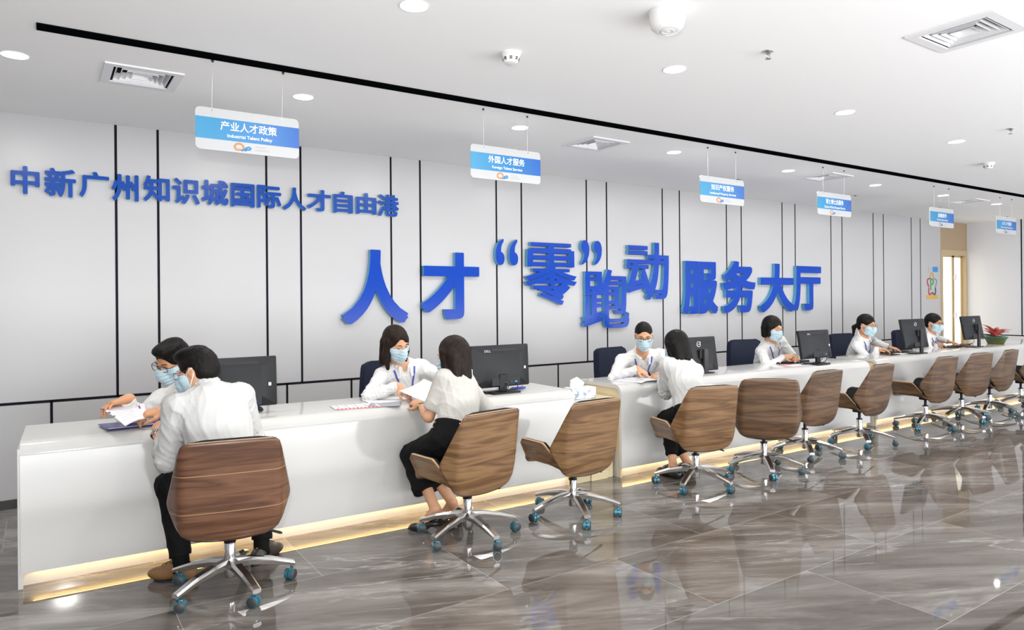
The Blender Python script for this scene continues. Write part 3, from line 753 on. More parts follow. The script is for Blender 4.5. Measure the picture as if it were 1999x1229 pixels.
def base_parts(t, h_col=0.335, legm='alu', teal='teal', rot0=0.0, caster_seed=1):
    """five-arm base, gas column and casters; the arms are parts, each caster a part with wheels"""
    rnd = random.Random(caster_seed)
    bm = bmesh.new(); lathe(bm, [(0, 0.062), (0.026, 0.062), (0.029, 0.075), (0.031, 0.155), (0.027, 0.158), (0.027, 0.235), (0.024, 0.24), (0, 0.24)], 24); obj('column', bm, M['chrome'], t, autosmooth=40)
    bm = bmesh.new(); lathe(bm, [(0.027, 0.236), (0.029, 0.237), (0.029, 0.246), (0.014, 0.247), (0.014, h_col - 0.03), (0, h_col - 0.03)], 20); obj('collar', bm, M['blk_plastic'], t, autosmooth=40)
    bm = bmesh.new(); bx(bm, (-0.045, -0.035, h_col - 0.028), (0.045, 0.05, h_col + 0.012), bevel=0.008); obj('tilt_mechanism', bm, M['blk_plastic'], t)
    bm = bmesh.new(); tube(bm, [(0.04, 0.0, h_col - 0.012), (0.15, -0.01, h_col - 0.045), (0.17, -0.012, h_col - 0.052)], 0.005, 6); tube(bm, [(0.165, -0.012, h_col - 0.05), (0.18, -0.014, h_col - 0.056), (0.24, -0.02, h_col - 0.078), (0.25, -0.02, h_col - 0.082)], [0.006, 0.012, 0.014, 0.008], 10, flat=0.5); obj('lever', bm, M['blk_plastic'], t)
    for k in range(5):
        a = rot0 + 2 * math.pi * k / 5; mt = Matrix.Rotation(a, 4, 'Z')
        bm = bmesh.new()
        secs = [(0.018, 0.158, 0.026, 0.046), (0.10, 0.152, 0.027, 0.040), (0.20, 0.130, 0.026, 0.032), (0.285, 0.101, 0.0235, 0.024), (0.314, 0.090, 0.022, 0.021)]
        rings = []
        for (r, zt, w, h) in secs:
            rings.append([bm.verts.new(p) for p in ((r, -w * .62, zt), (r, w * .62, zt), (r, w, zt - h * .35), (r, w * .8, zt - h), (r, -w * .8, zt - h), (r, -w, zt - h * .35))])
        for A, B in zip(rings, rings[1:]):
            for q in range(6): bm.faces.new((A[q], A[(q + 1) % 6], B[(q + 1) % 6], B[q]))
        bm.faces.new(rings[0]); bm.faces.new(rings[-1])
        bmesh.ops.transform(bm, matrix=mt, verts=bm.verts[:])
        arm = obj('leg', bm, M[legm], t)
        bm = bmesh.new(); tube(bm, [(0.300, 0, 0.05), (0.300, 0, 0.088)], 0.0075, 10); bmesh.ops.transform(bm, matrix=mt, verts=bm.verts[:]); obj('caster_stem', bm, M['chrome'], arm)
        sw = rnd.uniform(0, 6.28)
        cm = mt @ Matrix.Translation((0.300, 0, 0.0)) @ Matrix.Rotation(sw, 4, 'Z') @ Matrix.Translation((0.012, 0, 0))
        side = Matrix.Rotation(R(90), 4, 'X')
        bm = bmesh.new(); lathe(bm, [(0, -0.022), (0.0275, -0.022), (0.0275, -0.004), (0.018, -0.003), (0.018, 0.003), (0.0275, 0.004), (0.0275, 0.022), (0, 0.022)], 20, mtx=side, center=(0, 0, 0.0275))
        bx(bm, (-0.02, -0.006, 0.034), (0.012, 0.006, 0.058), bevel=0.003)
        bmesh.ops.transform(bm, matrix=cm, verts=bm.verts[:]); cs = obj('caster', bm, M[teal], t, autosmooth=40)
        for sgn in (-1, 1):
            bm = bmesh.new(); lathe(bm, [(0, 0.0), (0.0235, 0.0), (0.0245, 0.002), (0.022, 0.0042), (0, 0.005)], 18, mtx=side @ (Matrix.Identity(4) if sgn < 0 else Matrix.Rotation(math.pi, 4, 'X')), center=(0, sgn * 0.0215, 0.0275))
            bmesh.ops.transform(bm, matrix=cm, verts=bm.verts[:]); obj('wheel_disc', bm, M['rubber'], cs, autosmooth=40)

def make_chair(wood, label):
    t = thing('office_chair', label, 'chair', (0, 0, 0), 0, 'walnut office chairs in front of the counters')
    P = back_surface(41, 31); N = normals(P, 41, 31, (0, -1, -0.1))
    for i in range(41):
        for j in range(31):
            pass
    bm = bmesh.new(); grid_shell(bm, P, N, 41, 31, 0.006, -0.006, 0, 1, 0); KEEP.add(id(bm)); bs = obj('back_shell', bm, [M[wood], M['ply']], t)
    P = back_surface(37, 25, 0.955, 0.04, 0.995); N = normals(P, 37, 25, (0, -1, -0.1))
    bm = bmesh.new(); grid_shell(bm, P, N, 37, 25, -0.0065, lambda i, j: -0.018 - 0.024 * sm((1 - abs(i / 18 - 1)) * 2.4), 0, 0); KEEP.add(id(bm)); obj('back_cushion', bm, M['upholstery'], t)
    P = seat_surface(41, 29); N = normals(P, 41, 29, (0, 0, -1))
    bm = bmesh.new(); grid_shell(bm, P, N, 41, 29, 0.006, -0.006, 0, 1, 0); KEEP.add(id(bm)); obj('seat_shell', bm, [M[wood], M['ply']], t)
    P = seat_surface(37, 25, 0.965, 0.015, 0.86); N = normals(P, 37, 25, (0, 0, -1))
    bm = bmesh.new(); grid_shell(bm, P, N, 37, 25, -0.0065, lambda i, j: -0.024 - 0.040 * sm((1 - abs(i / 18 - 1)) * 2.4) * sm(4 * (1 - j / 24) + 0.3), 0, 0); KEEP.add(id(bm)); obj('seat_cushion', bm, M['upholstery'], t)
    return t

CH = [(0.785, 3.735, -10, 64, 'walnut_seam', 'walnut chair with two pale seams, under the man seen from behind'),
      (2.16, 3.710, 9, 56, 'walnut', 'walnut chair of the woman in black culottes and heels'),
      (2.964, 3.680, 3.5, 32, 'walnut', 'empty light walnut chair between the two visiting women'),
      (4.195, 3.695, -14, 60, 'walnut', 'light walnut chair under the woman with the straight black bob'),
      (5.005, 3.670, -42, 12, 'walnut_red', 'empty dark walnut chair turned square to the camera, touching the bob haired woman\'s chair'),
      (5.82, 3.825, -2.5, 8, 'walnut_red', 'empty dark walnut chair in front of the monitor on the middle counter'),
      (6.73, 3.825, 2, 8, 'walnut_red', 'empty dark walnut chair at the right end of the middle counter'),
      (8.11, 3.855, -3, 48, 'walnut_red', 'empty dark walnut chair, first one along the farthest counter'),
      (8.96, 3.855, -7, 30, 'walnut_red', 'empty dark walnut chair, second one along the farthest counter'),
      (9.70, 3.855, 2, 48, 'walnut_red', 'empty dark walnut chair, third along the farthest counter, below the potted plant'),
      (10.60, 3.85, 0, 12, 'walnut_red', 'rearmost walnut chair, cut by the right edge of the photo')]
protos = {}
for i, (x, y, a, ph, wood, lab) in enumerate(CH):
    if wood not in protos:
        t = make_chair(wood, lab); protos[wood] = t
    else:
        t = protos[wood]
        r = t.copy(); C.objects.link(r); r['label'] = lab
        for ch in t.children:
            if ch.name.split('.')[0] in ('back_shell', 'back_cushion', 'seat_shell', 'seat_cushion'): copy_tree(ch, r)
        t = r
    t.location = (x, y, 0); t.rotation_euler = (0, 0, R(a))
    base_parts(t, rot0=R(ph - a), caster_seed=i + 3)

# ================================================================== staff chairs
def make_staff_chair(x, y, a, lab, seed):
    t = thing('staff_chair', lab, 'chair', (x, y, 0), R(a), 'navy staff chairs behind the counters')
    nu, nv = 25, 21; P = []
    for i in range(nu):
        u = -1 + 2 * i / (nu - 1); row = []
        for j in range(nv):
            v = j / (nv - 1); hw = 0.262 - 0.055 * v * v
            if v > 0.93: hw -= 0.05 * ((v - 0.93) / 0.07) ** 2
            xx = hw * u
            row.append(Vector((xx, 0.235 + 0.07 * v - 0.35 * xx * xx, 0.47 + 0.495 * v)))
        P.append(row)
    N = normals(P, nu, nv, (0, 1, 0))
    bm = bmesh.new(); grid_shell(bm, P, N, nu, nv, 0.03, -0.035, 0, 0); KEEP.add(id(bm))
    bmesh.ops.bevel(bm, geom=[e for e in bm.edges if e.is_manifold and e.calc_face_angle(0) > 1.0], offset=0.014, segments=3, affect='EDGES'); KEEP.add(id(bm))
    obj('backrest', bm, M['navy'], t, autosmooth=60)
    bm = bmesh.new(); bx(bm, (-0.25, -0.25, 0.40), (0.25, 0.24, 0.475), bevel=0.03, seg=3); obj('seat', bm, M['navy'], t, autosmooth=50)
    bm = bmesh.new(); tube(bm, [(0, 0.1, 0.39), (0, 0.27, 0.40), (0, 0.305, 0.5), (0, 0.315, 0.62)], 0.02, 8, flat=0.5); obj('back_bracket', bm, M['blk_plastic'], t)
    base_parts(t, 0.385, 'blk_plastic', 'blk_plastic', 0.3, seed)
    return t
make_staff_chair(1.12, 5.08, 20, 'navy staff chair behind the nearest counter, mostly hidden by the leaning man', 31)
make_staff_chair(2.36, 5.02, 4, 'navy staff chair behind the woman with long brown hair', 32)
make_staff_chair(4.77, 4.98, 8, 'navy staff chair behind the short haired man in glasses', 33)
make_staff_chair(6.72, 4.96, -14, 'navy staff chair behind the woman with clasped hands', 34)
make_staff_chair(8.78, 4.98, -10, 'navy staff chair behind the typing woman with a low ponytail', 35)
make_staff_chair(10.42, 5.0, -4, 'farthest navy staff chair, half hidden by a monitor', 36)

# ================================================================== monitors
def make_monitor(x, y, zt, zb, w, tilt, kind, lab, yaw=0.0, counter_top=0.75):
    t = thing('computer_monitor', lab, 'monitor', (x, y, counter_top), R(yaw), 'black computer monitors on the counters')
    h = zt - zb; zc = (zt + zb) / 2 - counter_top
    mt = Matrix.Translation((0, 0, zc)) @ Matrix.Rotation(R(-tilt), 4, 'X')
    def fin(bm): bmesh.ops.transform(bm, matrix=mt, verts=bm.verts[:]); return bm
    bm = bmesh.new()
    # shell: flat front edge, back bulging towards the middle
    rings = []
    for (sx, sz, yy) in ((1, 1, 0.018), (1, 1, 0.0), (0.985, 0.975, -0.010), (0.80, 0.78, -0.026), (0.62, 0.60, -0.034), (0.0, 0.0, -0.036)):
        if sx == 0: rings.append(None); break
        rings.append([bm.verts.new((px * sx, yy, pz * sz)) for px, pz in rrect(w, h, 0.008, 3)])
    for A, B in zip(rings, rings[1:]):
        if B is None: bm.faces.new(A); break
        n = len(A)
        for k in range(n): bm.faces.new((A[k], A[(k + 1) % n], B[(k + 1) % n], B[k]))
    bm.faces.new(rings[0][::-1])
    obj('shell', fin(bm), M['screen_back'], t, autosmooth=35)
    bm = bmesh.new(); bx(bm, (-w / 2 + 0.01, 0.0175, -h / 2 + 0.014), (w / 2 - 0.01, 0.0195, h / 2 - 0.01)); obj('screen', fin(bm), M['screen'], t)
    bm = bmesh.new(); bx(bm, (-0.10, -0.036, -h / 2 + 0.012), (0.155, -0.020, -h / 2 + 0.068)); obj('port_recess', fin(bm), M['dark_void'], t)
    if kind == 'slot':
        bm = bmesh.new(); bx(bm, (-0.09, -0.0285, h / 2 - 0.050), (0.14, -0.016, h / 2 - 0.030), bevel=0.002); obj('vent_slot', fin(bm), M['dark_void'], t)
        bm = bmesh.new(); fit_glyph(glyphs('DELL'), -0.158, -0.100, h / 2 - 0.052, h / 2 - 0.034, -0.0315, 0.0, bm, 0.0008); KEEP.add(id(bm)); obj('logo', fin(bm), M['grey_print'], t)
        for xx, m in ((0.115, 'blue_print'), (0.02, 'grey_plastic'), (0.07, 'grey_plastic')):
            bm = bmesh.new(); bx(bm, (xx - 0.010, -0.041, -h / 2 + 0.026), (xx + 0.010, -0.033, -h / 2 + 0.042), bevel=0.003); obj('plug', fin(bm), M[m], t)
        bm = bmesh.new(); bx(bm, (w / 2 - 0.062, -0.0270, -0.03), (w / 2 - 0.042, -0.0105, -0.01)); obj('sticker', fin(bm), M['white_print'], t)
        bm = bmesh.new(); bx(bm, (-0.035, -0.045, 0.004), (0.035, -0.022, zc - h / 2 + 0.10), bevel=0.006); obj('stand_neck', bm, M['blk_plastic'], t)
        bm = bmesh.new(); prism(bm, rrect(0.25, 0.17, 0.02, cy=-0.02), 0.0, 0.012); obj('stand_base', bm, M['blk_plastic'], t)
        bm = bmesh.new()
        tube(bm, [(0.115, -0.05, zc - h / 2 + 0.03), (0.118, -0.066, zc - h / 2 + 0.0), (0.09, -0.055, 0.022), (0.0, -0.055, 0.018), (-0.12, -0.03, 0.008), (-0.2, 0.03, 0.005)], 0.004, 6)
        tube(bm, [(0.02, -0.05, zc - h / 2 + 0.03), (0.03, -0.07, zc - h / 2), (-0.02, -0.056, 0.025), (-0.10, -0.05, 0.018), (-0.16, 0.0, 0.005)], 0.0035, 6)
        obj('cable', bm, M['blk_plastic'], t)
    else:
        bm = bmesh.new(); lathe(bm, [(0.021, 0), (0.024, 0.002), (0.027, 0)], 28, mtx=Matrix.Rotation(R(90), 4, 'X'), center=(0, -0.0345, h / 2 - 0.07)); fit_glyph(glyphs('DELL'), -0.014, 0.014, h / 2 - 0.075, h / 2 - 0.064, -0.0385, 0.0, bm); obj('logo', fin(bm), M['chrome'], t)
        bm = bmesh.new(); bx(bm, (0.02, -0.075, 0.004), (0.075, -0.048, zc + 0.05), bevel=0.006); obj('stand_neck', bm, M['grey_plastic'], t)
        bm = bmesh.new(); bx(bm, (-0.02, -0.055, zc - 0.04), (0.085, -0.028, zc + 0.045), bevel=0.006); obj('mount', bm, M['blk_plastic'], t)
        bm = bmesh.new(); prism(bm, rrect(0.26, 0.18, 0.015, cx=0.02, cy=0.0), 0.0, 0.010); obj('stand_base', bm, M['grey_plastic'], t)
        bm = bmesh.new(); tube(bm, [(-0.05, -0.03, zc - h / 2 + 0.03), (-0.06, -0.05, zc - h / 2 - 0.03), (-0.08, 0.02, 0.03), (-0.02, 0.08, 0.006)], 0.0035, 6); obj('cable', bm, M['blk_plastic'], t)
    return t
make_monitor(0.995, 4.58, 1.104, 0.79, 0.52, 3, 'slot', 'black monitor behind the two leaning men on the nearest counter', 0, 0.745)
make_monitor(2.905, 4.475, 1.107, 0.788, 0.52, 3, 'slot', 'black monitor right of the two women on the nearest counter', 0, 0.745)
make_monitor(5.06, 4.43, 1.09, 0.77, 0.53, 8, 'ring', 'black monitor partly hidden behind the woman with the black bob', 0, 0.752)
make_monitor(6.73, 4.30, 1.108, 0.812, 0.53, 9, 'slot', 'black monitor in front of the woman with clasped hands', 0, 0.752)
make_monitor(8.86, 4.335, 1.178, 0.82, 0.56, 10, 'ring', 'black monitor in front of the typing woman with a low ponytail', 0, 0.755)
make_monitor(10.56, 4.40, 1.18, 0.86, 0.56, 10, 'ring', 'farthest black monitor, left of the potted red plant', 0, 0.755)

# ================================================================== things on the counters
def keyboard(x, y, rz, z, lab):
    t = thing('keyboard', lab, 'keyboard', (x, y, z), R(rz), 'black keyboards on the counters')
    bm = bmesh.new(); bx(bm, (-0.215, -0.07, 0.0), (0.215, 0.07, 0.014), bevel=0.005); bx(bm, (-0.21, -0.066, 0.013), (0.21, -0.05, 0.022), bevel=0.003); obj('body', bm, M['blk_plastic'], t)
    bm = bmesh.new()
    for r in range(5):
        for k in range(18):
            bx(bm, (-0.203 + k * 0.0228, -0.045 + r * 0.022, 0.013), (-0.203 + k * 0.0228 + 0.019, -0.045 + r * 0.022 + 0.018, 0.019))
    obj('keys', bm, M['grey_plastic'], t)
    bm = bmesh.new(); tube(bm, [(0.0, -0.068, 0.010), (-0.05, -0.12, 0.004), (-0.16, -0.11, 0.004), (-0.24, -0.04, 0.004)], 0.003, 6); obj('cable', bm, M['blk_plastic'], t)
def mouse(x, y, rz, z, lab):
    t = thing('computer_mouse', lab, 'mouse', (x, y, z), R(rz), 'computer mice on the counters')
    bm = bmesh.new(); bmesh.ops.create_uvsphere(bm, u_segments=20, v_segments=12, radius=1.0, matrix=Matrix.Diagonal((0.031, 0.055, 0.026, 1)))
    bmesh.ops.bisect_plane(bm, geom=bm.verts[:] + bm.edges[:] + bm.faces[:], plane_co=(0, 0, 0.0), plane_no=(0, 0, -1), clear_outer=True); bmesh.ops.holes_fill(bm, edges=bm.edges[:]); obj('body', bm, M['blk_plastic'], t, smooth=True)
    bm = bmesh.new(); tube(bm, [(0, 0.02, 0.0215), (0, 0.032, 0.0205)], 0.004, 10, flat=1); obj('scroll_wheel', bm, M['grey_plastic'], t)
    bm = bmesh.new(); tube(bm, [(0, 0.054, 0.006), (0.01, 0.09, 0.004), (0.05, 0.12, 0.004)], 0.0028, 6); obj('cable', bm, M['blk_plastic'], t)
keyboard(6.69, 4.53, 4, 0.752, 'black keyboard in front of the clasped hands')
keyboard(8.78, 4.535, 0, 0.755, 'black keyboard under the hands of the typing woman with a low ponytail')
keyboard(10.36, 4.56, 3, 0.755, 'black keyboard beside the farthest monitor')
mouse(1.17, 4.72, 190, 0.745, 'black mouse right of the first visitor\'s white shoulder')
mouse(6.44, 4.56, 160, 0.752, 'black mouse left of the clasped hands')
mouse(10.14, 4.52, 200, 0.755, 'dark mouse under the hand of the farthest woman')
t = thing('telephone', 'black handset lying by the pointing hand of the man in glasses', 'telephone', (4.50, 4.60, 0.752), R(-20))
bm = bmesh.new(); tube(bm, [(-0.085, 0, 0.018), (-0.06, 0, 0.024), (0.06, 0, 0.024), (0.085, 0, 0.018)], [0.018, 0.016, 0.015, 0.018], 10, flat=0.9); obj('handset', bm, M['blk_plastic'], t)
for q in (-1, 1):
    bm = bmesh.new(); bx(bm, (q * 0.095, -0.022, 0.0), (q * 0.055, 0.022, 0.016), bevel=0.005); obj('earpiece', bm, M['blk_plastic'], t)

def sheet(name, x, y, z, w, h, rz, mt, lab, cat, curl=0.0, group=None, thick=0.0016, parent=None, nx=9, ny=9, fn=None, tilt=None):
    """a sheet of paper with real thickness, optionally curled"""
    bm = bmesh.new(); P = []
    for i in range(nx):
        row = []
        for j in range(ny):
            a, b = -w / 2 + w * i / (nx - 1), -h / 2 + h * j / (ny - 1)
            zz = fn(a / w + .5, b / h + .5) if fn else curl * ((a / w) ** 2 * 2)
            row.append(Vector((a, b, zz)))
        P.append(row)
    N = normals(P, nx, ny, (0, 0, 1)); grid_shell(bm, P, N, nx, ny, thick, 0.0, 0, 0); KEEP.add(id(bm))
    o = obj(name, bm, mt, parent)
    if parent is None:
        o.location = (x, y, z); o.rotation_euler = (*(tilt or (0, 0)), R(rz))
        setp(o, lab, cat, group)
    return o
def printed(o, bars, w, h, fn, mats, lift=0.0018):
    """printed bars (u0,u1,v0,v1,material) a hair above a sheet"""
    for (u0, u1, v0, v1, mi) in bars:
        bm = bmesh.new(); n = 7; P = []
        for i in range(n):
            row = []
            for j in range(3):
                u, v = u0 + (u1 - u0) * i / (n - 1), v0 + (v1 - v0) * j / 2
                row.append(Vector((-w / 2 + w * u, -h / 2 + h * v, (fn(u, v) if fn else 0) + lift)))
            P.append(row)
        N = normals(P, n, 3, (0, 0, 1)); grid_shell(bm, P, N, n, 3, 0.0008, -0.0004); KEEP.add(id(bm)); obj('printed_block', bm, M[mi], o)

# under the hands of the leaning man: indigo booklet and a raised leaflet
fb = lambda u, v: 0.004 + 0.012 * (u - .5) ** 2
o = sheet('booklet', 0.445, 4.565, 0.7455, 0.33, 0.22, 8, M['indigo'], 'indigo glossy booklet lying under the leaning man\'s hands', 'booklet', fn=fb, thick=0.006)
printed(o, [(0.02, 0.98, 0.0, 0.05, 'white_print'), (0.35, 0.95, 0.25, 0.6, 'violet_print')], 0.33, 0.22, fb, None, 0.0062)
# four corners of the raised leaflet: far left tip, far right, near right under the watch hand, near left
LC = [Vector(p) for p in ((0.258, 4.43, 0.872), (0.500, 4.55, 0.868), (0.505, 4.42, 0.800), (0.372, 4.29, 0.786))]
lc = sum(LC, Vector()) / 4
def lpt(u, v, up=0.0):
    p = LC[0] * (1 - u) * v + LC[1] * u * v + LC[2] * u * (1 - v) + LC[3] * (1 - u) * (1 - v)
    b = 0.030 * math.sin(math.pi * v) * (1 - u) + 0.012 * math.sin(math.pi * u)
    return p - lc + Vector((-0.35, -0.35, 0.75)) * b + Vector((-0.3, -0.45, 0.85)) * up
def lpatch(u0, u1, v0, v1, nu, nv, lo, hi, m, parent, nm):
    P = [[lpt(u0 + (u1 - u0) * i / (nu - 1), v0 + (v1 - v0) * j / (nv - 1)) for j in range(nv)] for i in range(nu)]
    N = normals(P, nu, nv, (0, -0.3, 1)); bm = bmesh.new(); grid_shell(bm, P, N, nu, nv, hi, lo); KEEP.add(id(bm)); return obj(nm, bm, m, parent)
o = lpatch(0, 1, 0, 1, 13, 13, 0.0, 0.0012, M['pink_paper'], None, 'leaflet')
o.location = lc; setp(o, 'pinkish white leaflet lifted between the leaning man\'s hands', 'leaflet')
for (u0, u1, v0, v1, mi) in [(0.0, 0.05, 0.35, 0.98, 'navy_print'), (0.05, 0.30, 0.93, 1.0, 'violet_print'), (0.07, 0.2, 0.84, 0.88, 'grey_print'), (0.60, 0.63, 0.74, 0.96, 'violet_print'), (0.80, 0.84, 0.6, 0.9, 'violet_print')] + [(0.12, 0.62, 0.16 + 0.09 * k, 0.170 + 0.09 * k, 'grey_print') for k in range(6)]:
    lpatch(u0, u1, v0, v1, 6, 4, 0.0008, 0.0018, M[mi], o, 'printed_block')
o = sheet('leaflet', 1.735, 4.455, 0.7465, 0.30, 0.215, -8, M['paper'], 'white leaflet with red print lying alone on the nearest counter', 'leaflet', curl=0.004)
printed(o, [(0.0, 1.0, 0.0, 0.05, 'red_print')] + [(0.04 + 0.085 * k, 0.09 + 0.085 * k, 0.06, 0.20, 'red_print') for k in range(11)] + [(0.05 + 0.1 * k, 0.054 + 0.1 * k, 0.30, 0.92, 'grey_print') for k in range(9)] + [(0.12 + 0.2 * k, 0.126 + 0.2 * k, 0.30, 0.92, 'red_print') for k in range(4)], 0.30, 0.215, lambda u, v: 0.004 * 2 * (u - .5) ** 2, None)
sheet('leaflet', 1.925, 4.40, 0.747, 0.21, 0.15, -30, M['grey_print'], 'grey leaflet poking out right of the red printed leaflet', 'leaflet', curl=0.006)
sheet('paper_sheet', 2.02, 4.60, 0.7465, 0.30, 0.21, -4, M['paper'], 'flat white sheet under the first seated woman\'s crossed hands', 'paper', curl=0.004)
fp = lambda u, v: 0.075 * v + 0.05 * u * u
o = sheet('paper_sheet', 2.235, 4.40, 0.755, 0.30, 0.25, 28, M['paper'], 'white sheet held up between the two women at the nearest counter', 'paper', fn=fp)
fq = lambda u, v: 0.006 * math.sin(3 * u)
for k, (x, y, rz, lab) in enumerate([(4.17, 4.37, 20, 'white printed sheet poking out left of the stack at the man in glasses'), (4.24, 4.36, -4, 'topmost printed sheet by the fingertips of the man in glasses'), (4.33, 4.37, -24, 'white printed sheet poking out right under the hand of the man in glasses')]):
    o = sheet('paper_sheet', x, y, 0.7535 + 0.003 * k, 0.21, 0.29, rz, M['paper'], lab, 'paper', fn=fq, group='printed sheets at the man in glasses')
    printed(o, [(0.1, 0.9, 0.12 + 0.1 * q, 0.14 + 0.1 * q, 'grey_print') for q in range(8)] + [(0.1, 0.6, 0.9, 0.95, 'violet_print')], 0.21, 0.29, fq, None)
o = sheet('leaflet', 6.45, 4.36, 0.7535, 0.30, 0.21, -6, M['pink_paper'], 'pinkish leaflet with red print below the clasped hands', 'leaflet')
printed(o, [(0.05, 0.35, 0.55, 0.9, 'red_print'), (0.4, 0.6, 0.6, 0.85, 'red_print'), (0.65, 0.95, 0.2, 0.24, 'grey_print')], 0.30, 0.21, None, None)
sheet('paper_sheet', 8.62, 4.40, 0.7585, 0.21, 0.15, 10, M['paper'], 'white sheet lying before the typing woman\'s keyboard', 'paper')
t = thing('tablet', 'flat dark tablet on the farthest counter before the typing woman', 'tablet', (8.44, 4.41, 0.755), R(4))
bm = bmesh.new(); prism(bm, rrect(0.22, 0.15, 0.012), 0, 0.007); obj('body', bm, M['blk_plastic'], t)
bm = bmesh.new(); prism(bm, rrect(0.205, 0.135, 0.006), 0.0068, 0.0076); obj('screen', bm, M['screen'], t)
t = thing('notebook', 'small brown notebook behind the farthest keyboard', 'notebook', (10.86, 4.60, 0.755), R(12))
bm = bmesh.new(); bx(bm, (-0.10, -0.07, 0), (0.10, 0.07, 0.004)); bx(bm, (-0.10, -0.07, 0.018), (0.10, 0.07, 0.022)); bx(bm, (-0.102, -0.07, 0), (-0.098, 0.07, 0.022)); obj('cover', bm, M['brown_leather'], t)
bm = bmesh.new(); bx(bm, (-0.097, -0.067, 0.004), (0.097, 0.067, 0.018)); obj('pages', bm, M['paper'], t)
o = bmesh.new(); tube(o, [(-0.07, 0.03, 0.006), (-0.03, -0.02, 0.007), (0.03, 0.0, 0.007), (0.075, 0.035, 0.006), (0.06, 0.05, 0.007), (0.0, 0.03, 0.008), (-0.04, 0.05, 0.007), (-0.06, 0.01, 0.012)], 0.007, 8)
o = obj('ribbon', o, M['lanyard']); o.location = (3.13, 4.54, 0.745); o.scale = (1.0, 1.0, 1.0); setp(o, 'coiled blue ribbon right of the monitor on the nearest counter', 'ribbon')

# tissue box on the maple link
t = thing('tissue_box', 'white marble patterned tissue box with a tissue pulled up', 'tissue box', (3.575, 4.335, 0.66), R(-4))
marble = mat('white_marble_print', (0.8, 0.82, 0.83), 0.45); q = NT(marble)
tc = q.n('ShaderNodeTexCoord'); nz = q.n('ShaderNodeTexNoise'); nz.inputs['Scale'].default_value = 11; nz.inputs['Detail'].default_value = 5; nz.inputs['Distortion'].default_value = 1.4; q.l(tc.outputs['Object'], nz.inputs['Vector'])
rr = q.ramp(nz.outputs['Fac'], [(0.36, (0.28, 0.36, 0.48)), (0.42, (0.70, 0.74, 0.78)), (0.5, (0.84, 0.85, 0.86))]); q.l(rr.outputs['Color'], q.b.inputs['Base Color'])
bm = bmesh.new(); bx(bm, (-0.115, -0.058, 0), (0.115, 0.058, 0.088), bevel=0.003); obj('box', bm, marble, t)
bm = bmesh.new(); rnd = random.Random(5); rings = []
for (z, r) in ((0.086, 0.040), (0.098, 0.050), (0.120, 0.056), (0.140, 0.045), (0.158, 0.020), (0.166, 0.004)):
    rings.append([bm.verts.new(((r * (1.15 + 0.22 * math.sin(3 * k + z * 60)) + rnd.uniform(-.004, .004)) * math.cos(k * math.pi / 7) - 0.035, (r * (0.62 + 0.2 * math.sin(5 * k + z * 40))) * math.sin(k * math.pi / 7), z + rnd.uniform(-.005, .005))) for k in range(14)])
for A, B in zip(rings, rings[1:]):
    for k in range(14): bm.faces.new((A[k], A[(k + 1) % 14], B[(k + 1) % 14], B[k]))
bm.faces.new(rings[-1]); bm.faces.new(rings[0][::-1]); obj('tissue', bm, M['white_print'], t, smooth=True)

# potted plant with red leaves
glaze = mat('green_brown_glazed_pot', (0.06, 0.1, 0.02), 0.15, coat=0.5); q = NT(glaze)
tc = q.n('ShaderNodeTexCoord'); sp = q.n('ShaderNodeSeparateXYZ'); q.l(tc.outputs['Generated'], sp.inputs[0])
rr = q.ramp(sp.outputs['Z'], [(0.0, (0.10, 0.085, 0.012)), (0.5, (0.075, 0.085, 0.012)), (0.68, (0.03, 0.10, 0.03)), (1.0, (0.012, 0.10, 0.045))]); q.l(rr.outputs['Color'], q.b.inputs['Base Color'])
t = thing('potted_plant', 'red leaved plant in a green and brown glazed bowl on the farthest counter', 'potted plant', (11.46, 4.47, 0.755))
PS = 0.74
bm = bmesh.new(); lathe(bm, [(r * PS, z * PS) for r, z in [(0, 0), (0.135, 0), (0.14, 0.012), (0.175, 0.085), (0.188, 0.10), (0.205, 0.125), (0.212, 0.132), (0.208, 0.146), (0.19, 0.148), (0.182, 0.13), (0, 0.125)]], 36); obj('pot', bm, glaze, t, autosmooth=40)
bm = bmesh.new(); lathe(bm, [(r * PS, z * PS) for r, z in [(0, 0.137), (0.12, 0.134), (0.18, 0.126)]], 24); obj('soil', bm, M['brown_leather'], t)
M['red_leaf'] = mat('coral_red_leaf', (0.50, 0.07, 0.07), 0.4); M['pink_leaf'] = mat('salmon_pink_leaf', (0.62, 0.20, 0.15), 0.4); M['green_leaf'] = mat('dark_green_leaf', (0.03, 0.10, 0.02), 0.4)
rnd = random.Random(11)
def leaf(az, el, L, W, m, base=(0, 0, 0.13)):
    base = Vector(base) * PS; L = L * 0.86
    bm = bmesh.new(); n = 9; P = []
    for i in range(n):
        s = i / (n - 1); row = []
        w = W * math.sin(math.pi * min(1, s * 0.92 + 0.08)) ** 0.8
        e = el - 0.5 * s
        c = Vector((math.cos(az) * math.cos(e), math.sin(az) * math.cos(e), math.sin(e))) * (L * s)
        side = Vector((-math.sin(az), math.cos(az), 0))
        upv = Vector((-math.cos(az) * math.sin(e), -math.sin(az) * math.sin(e), math.cos(e)))
        for k in (-1, -.5, 0, .5, 1): row.append(Vector(base) + c + side * (w * k) + upv * (0.25 * w * abs(k)))
        P.append(row)
    N = normals(P, n, 5, (0, 0, 1)); grid_shell(bm, P, N, n, 5, 0.001, -0.001); KEEP.add(id(bm)); obj('leaf', bm, M[m], t)
for k in range(10): leaf(rnd.uniform(0, 6.28), rnd.uniform(0.2, 0.5), rnd.uniform(0.15, 0.22), 0.026, 'green_leaf', (rnd.uniform(-.1, .1), rnd.uniform(-.06, .06), 0.125))
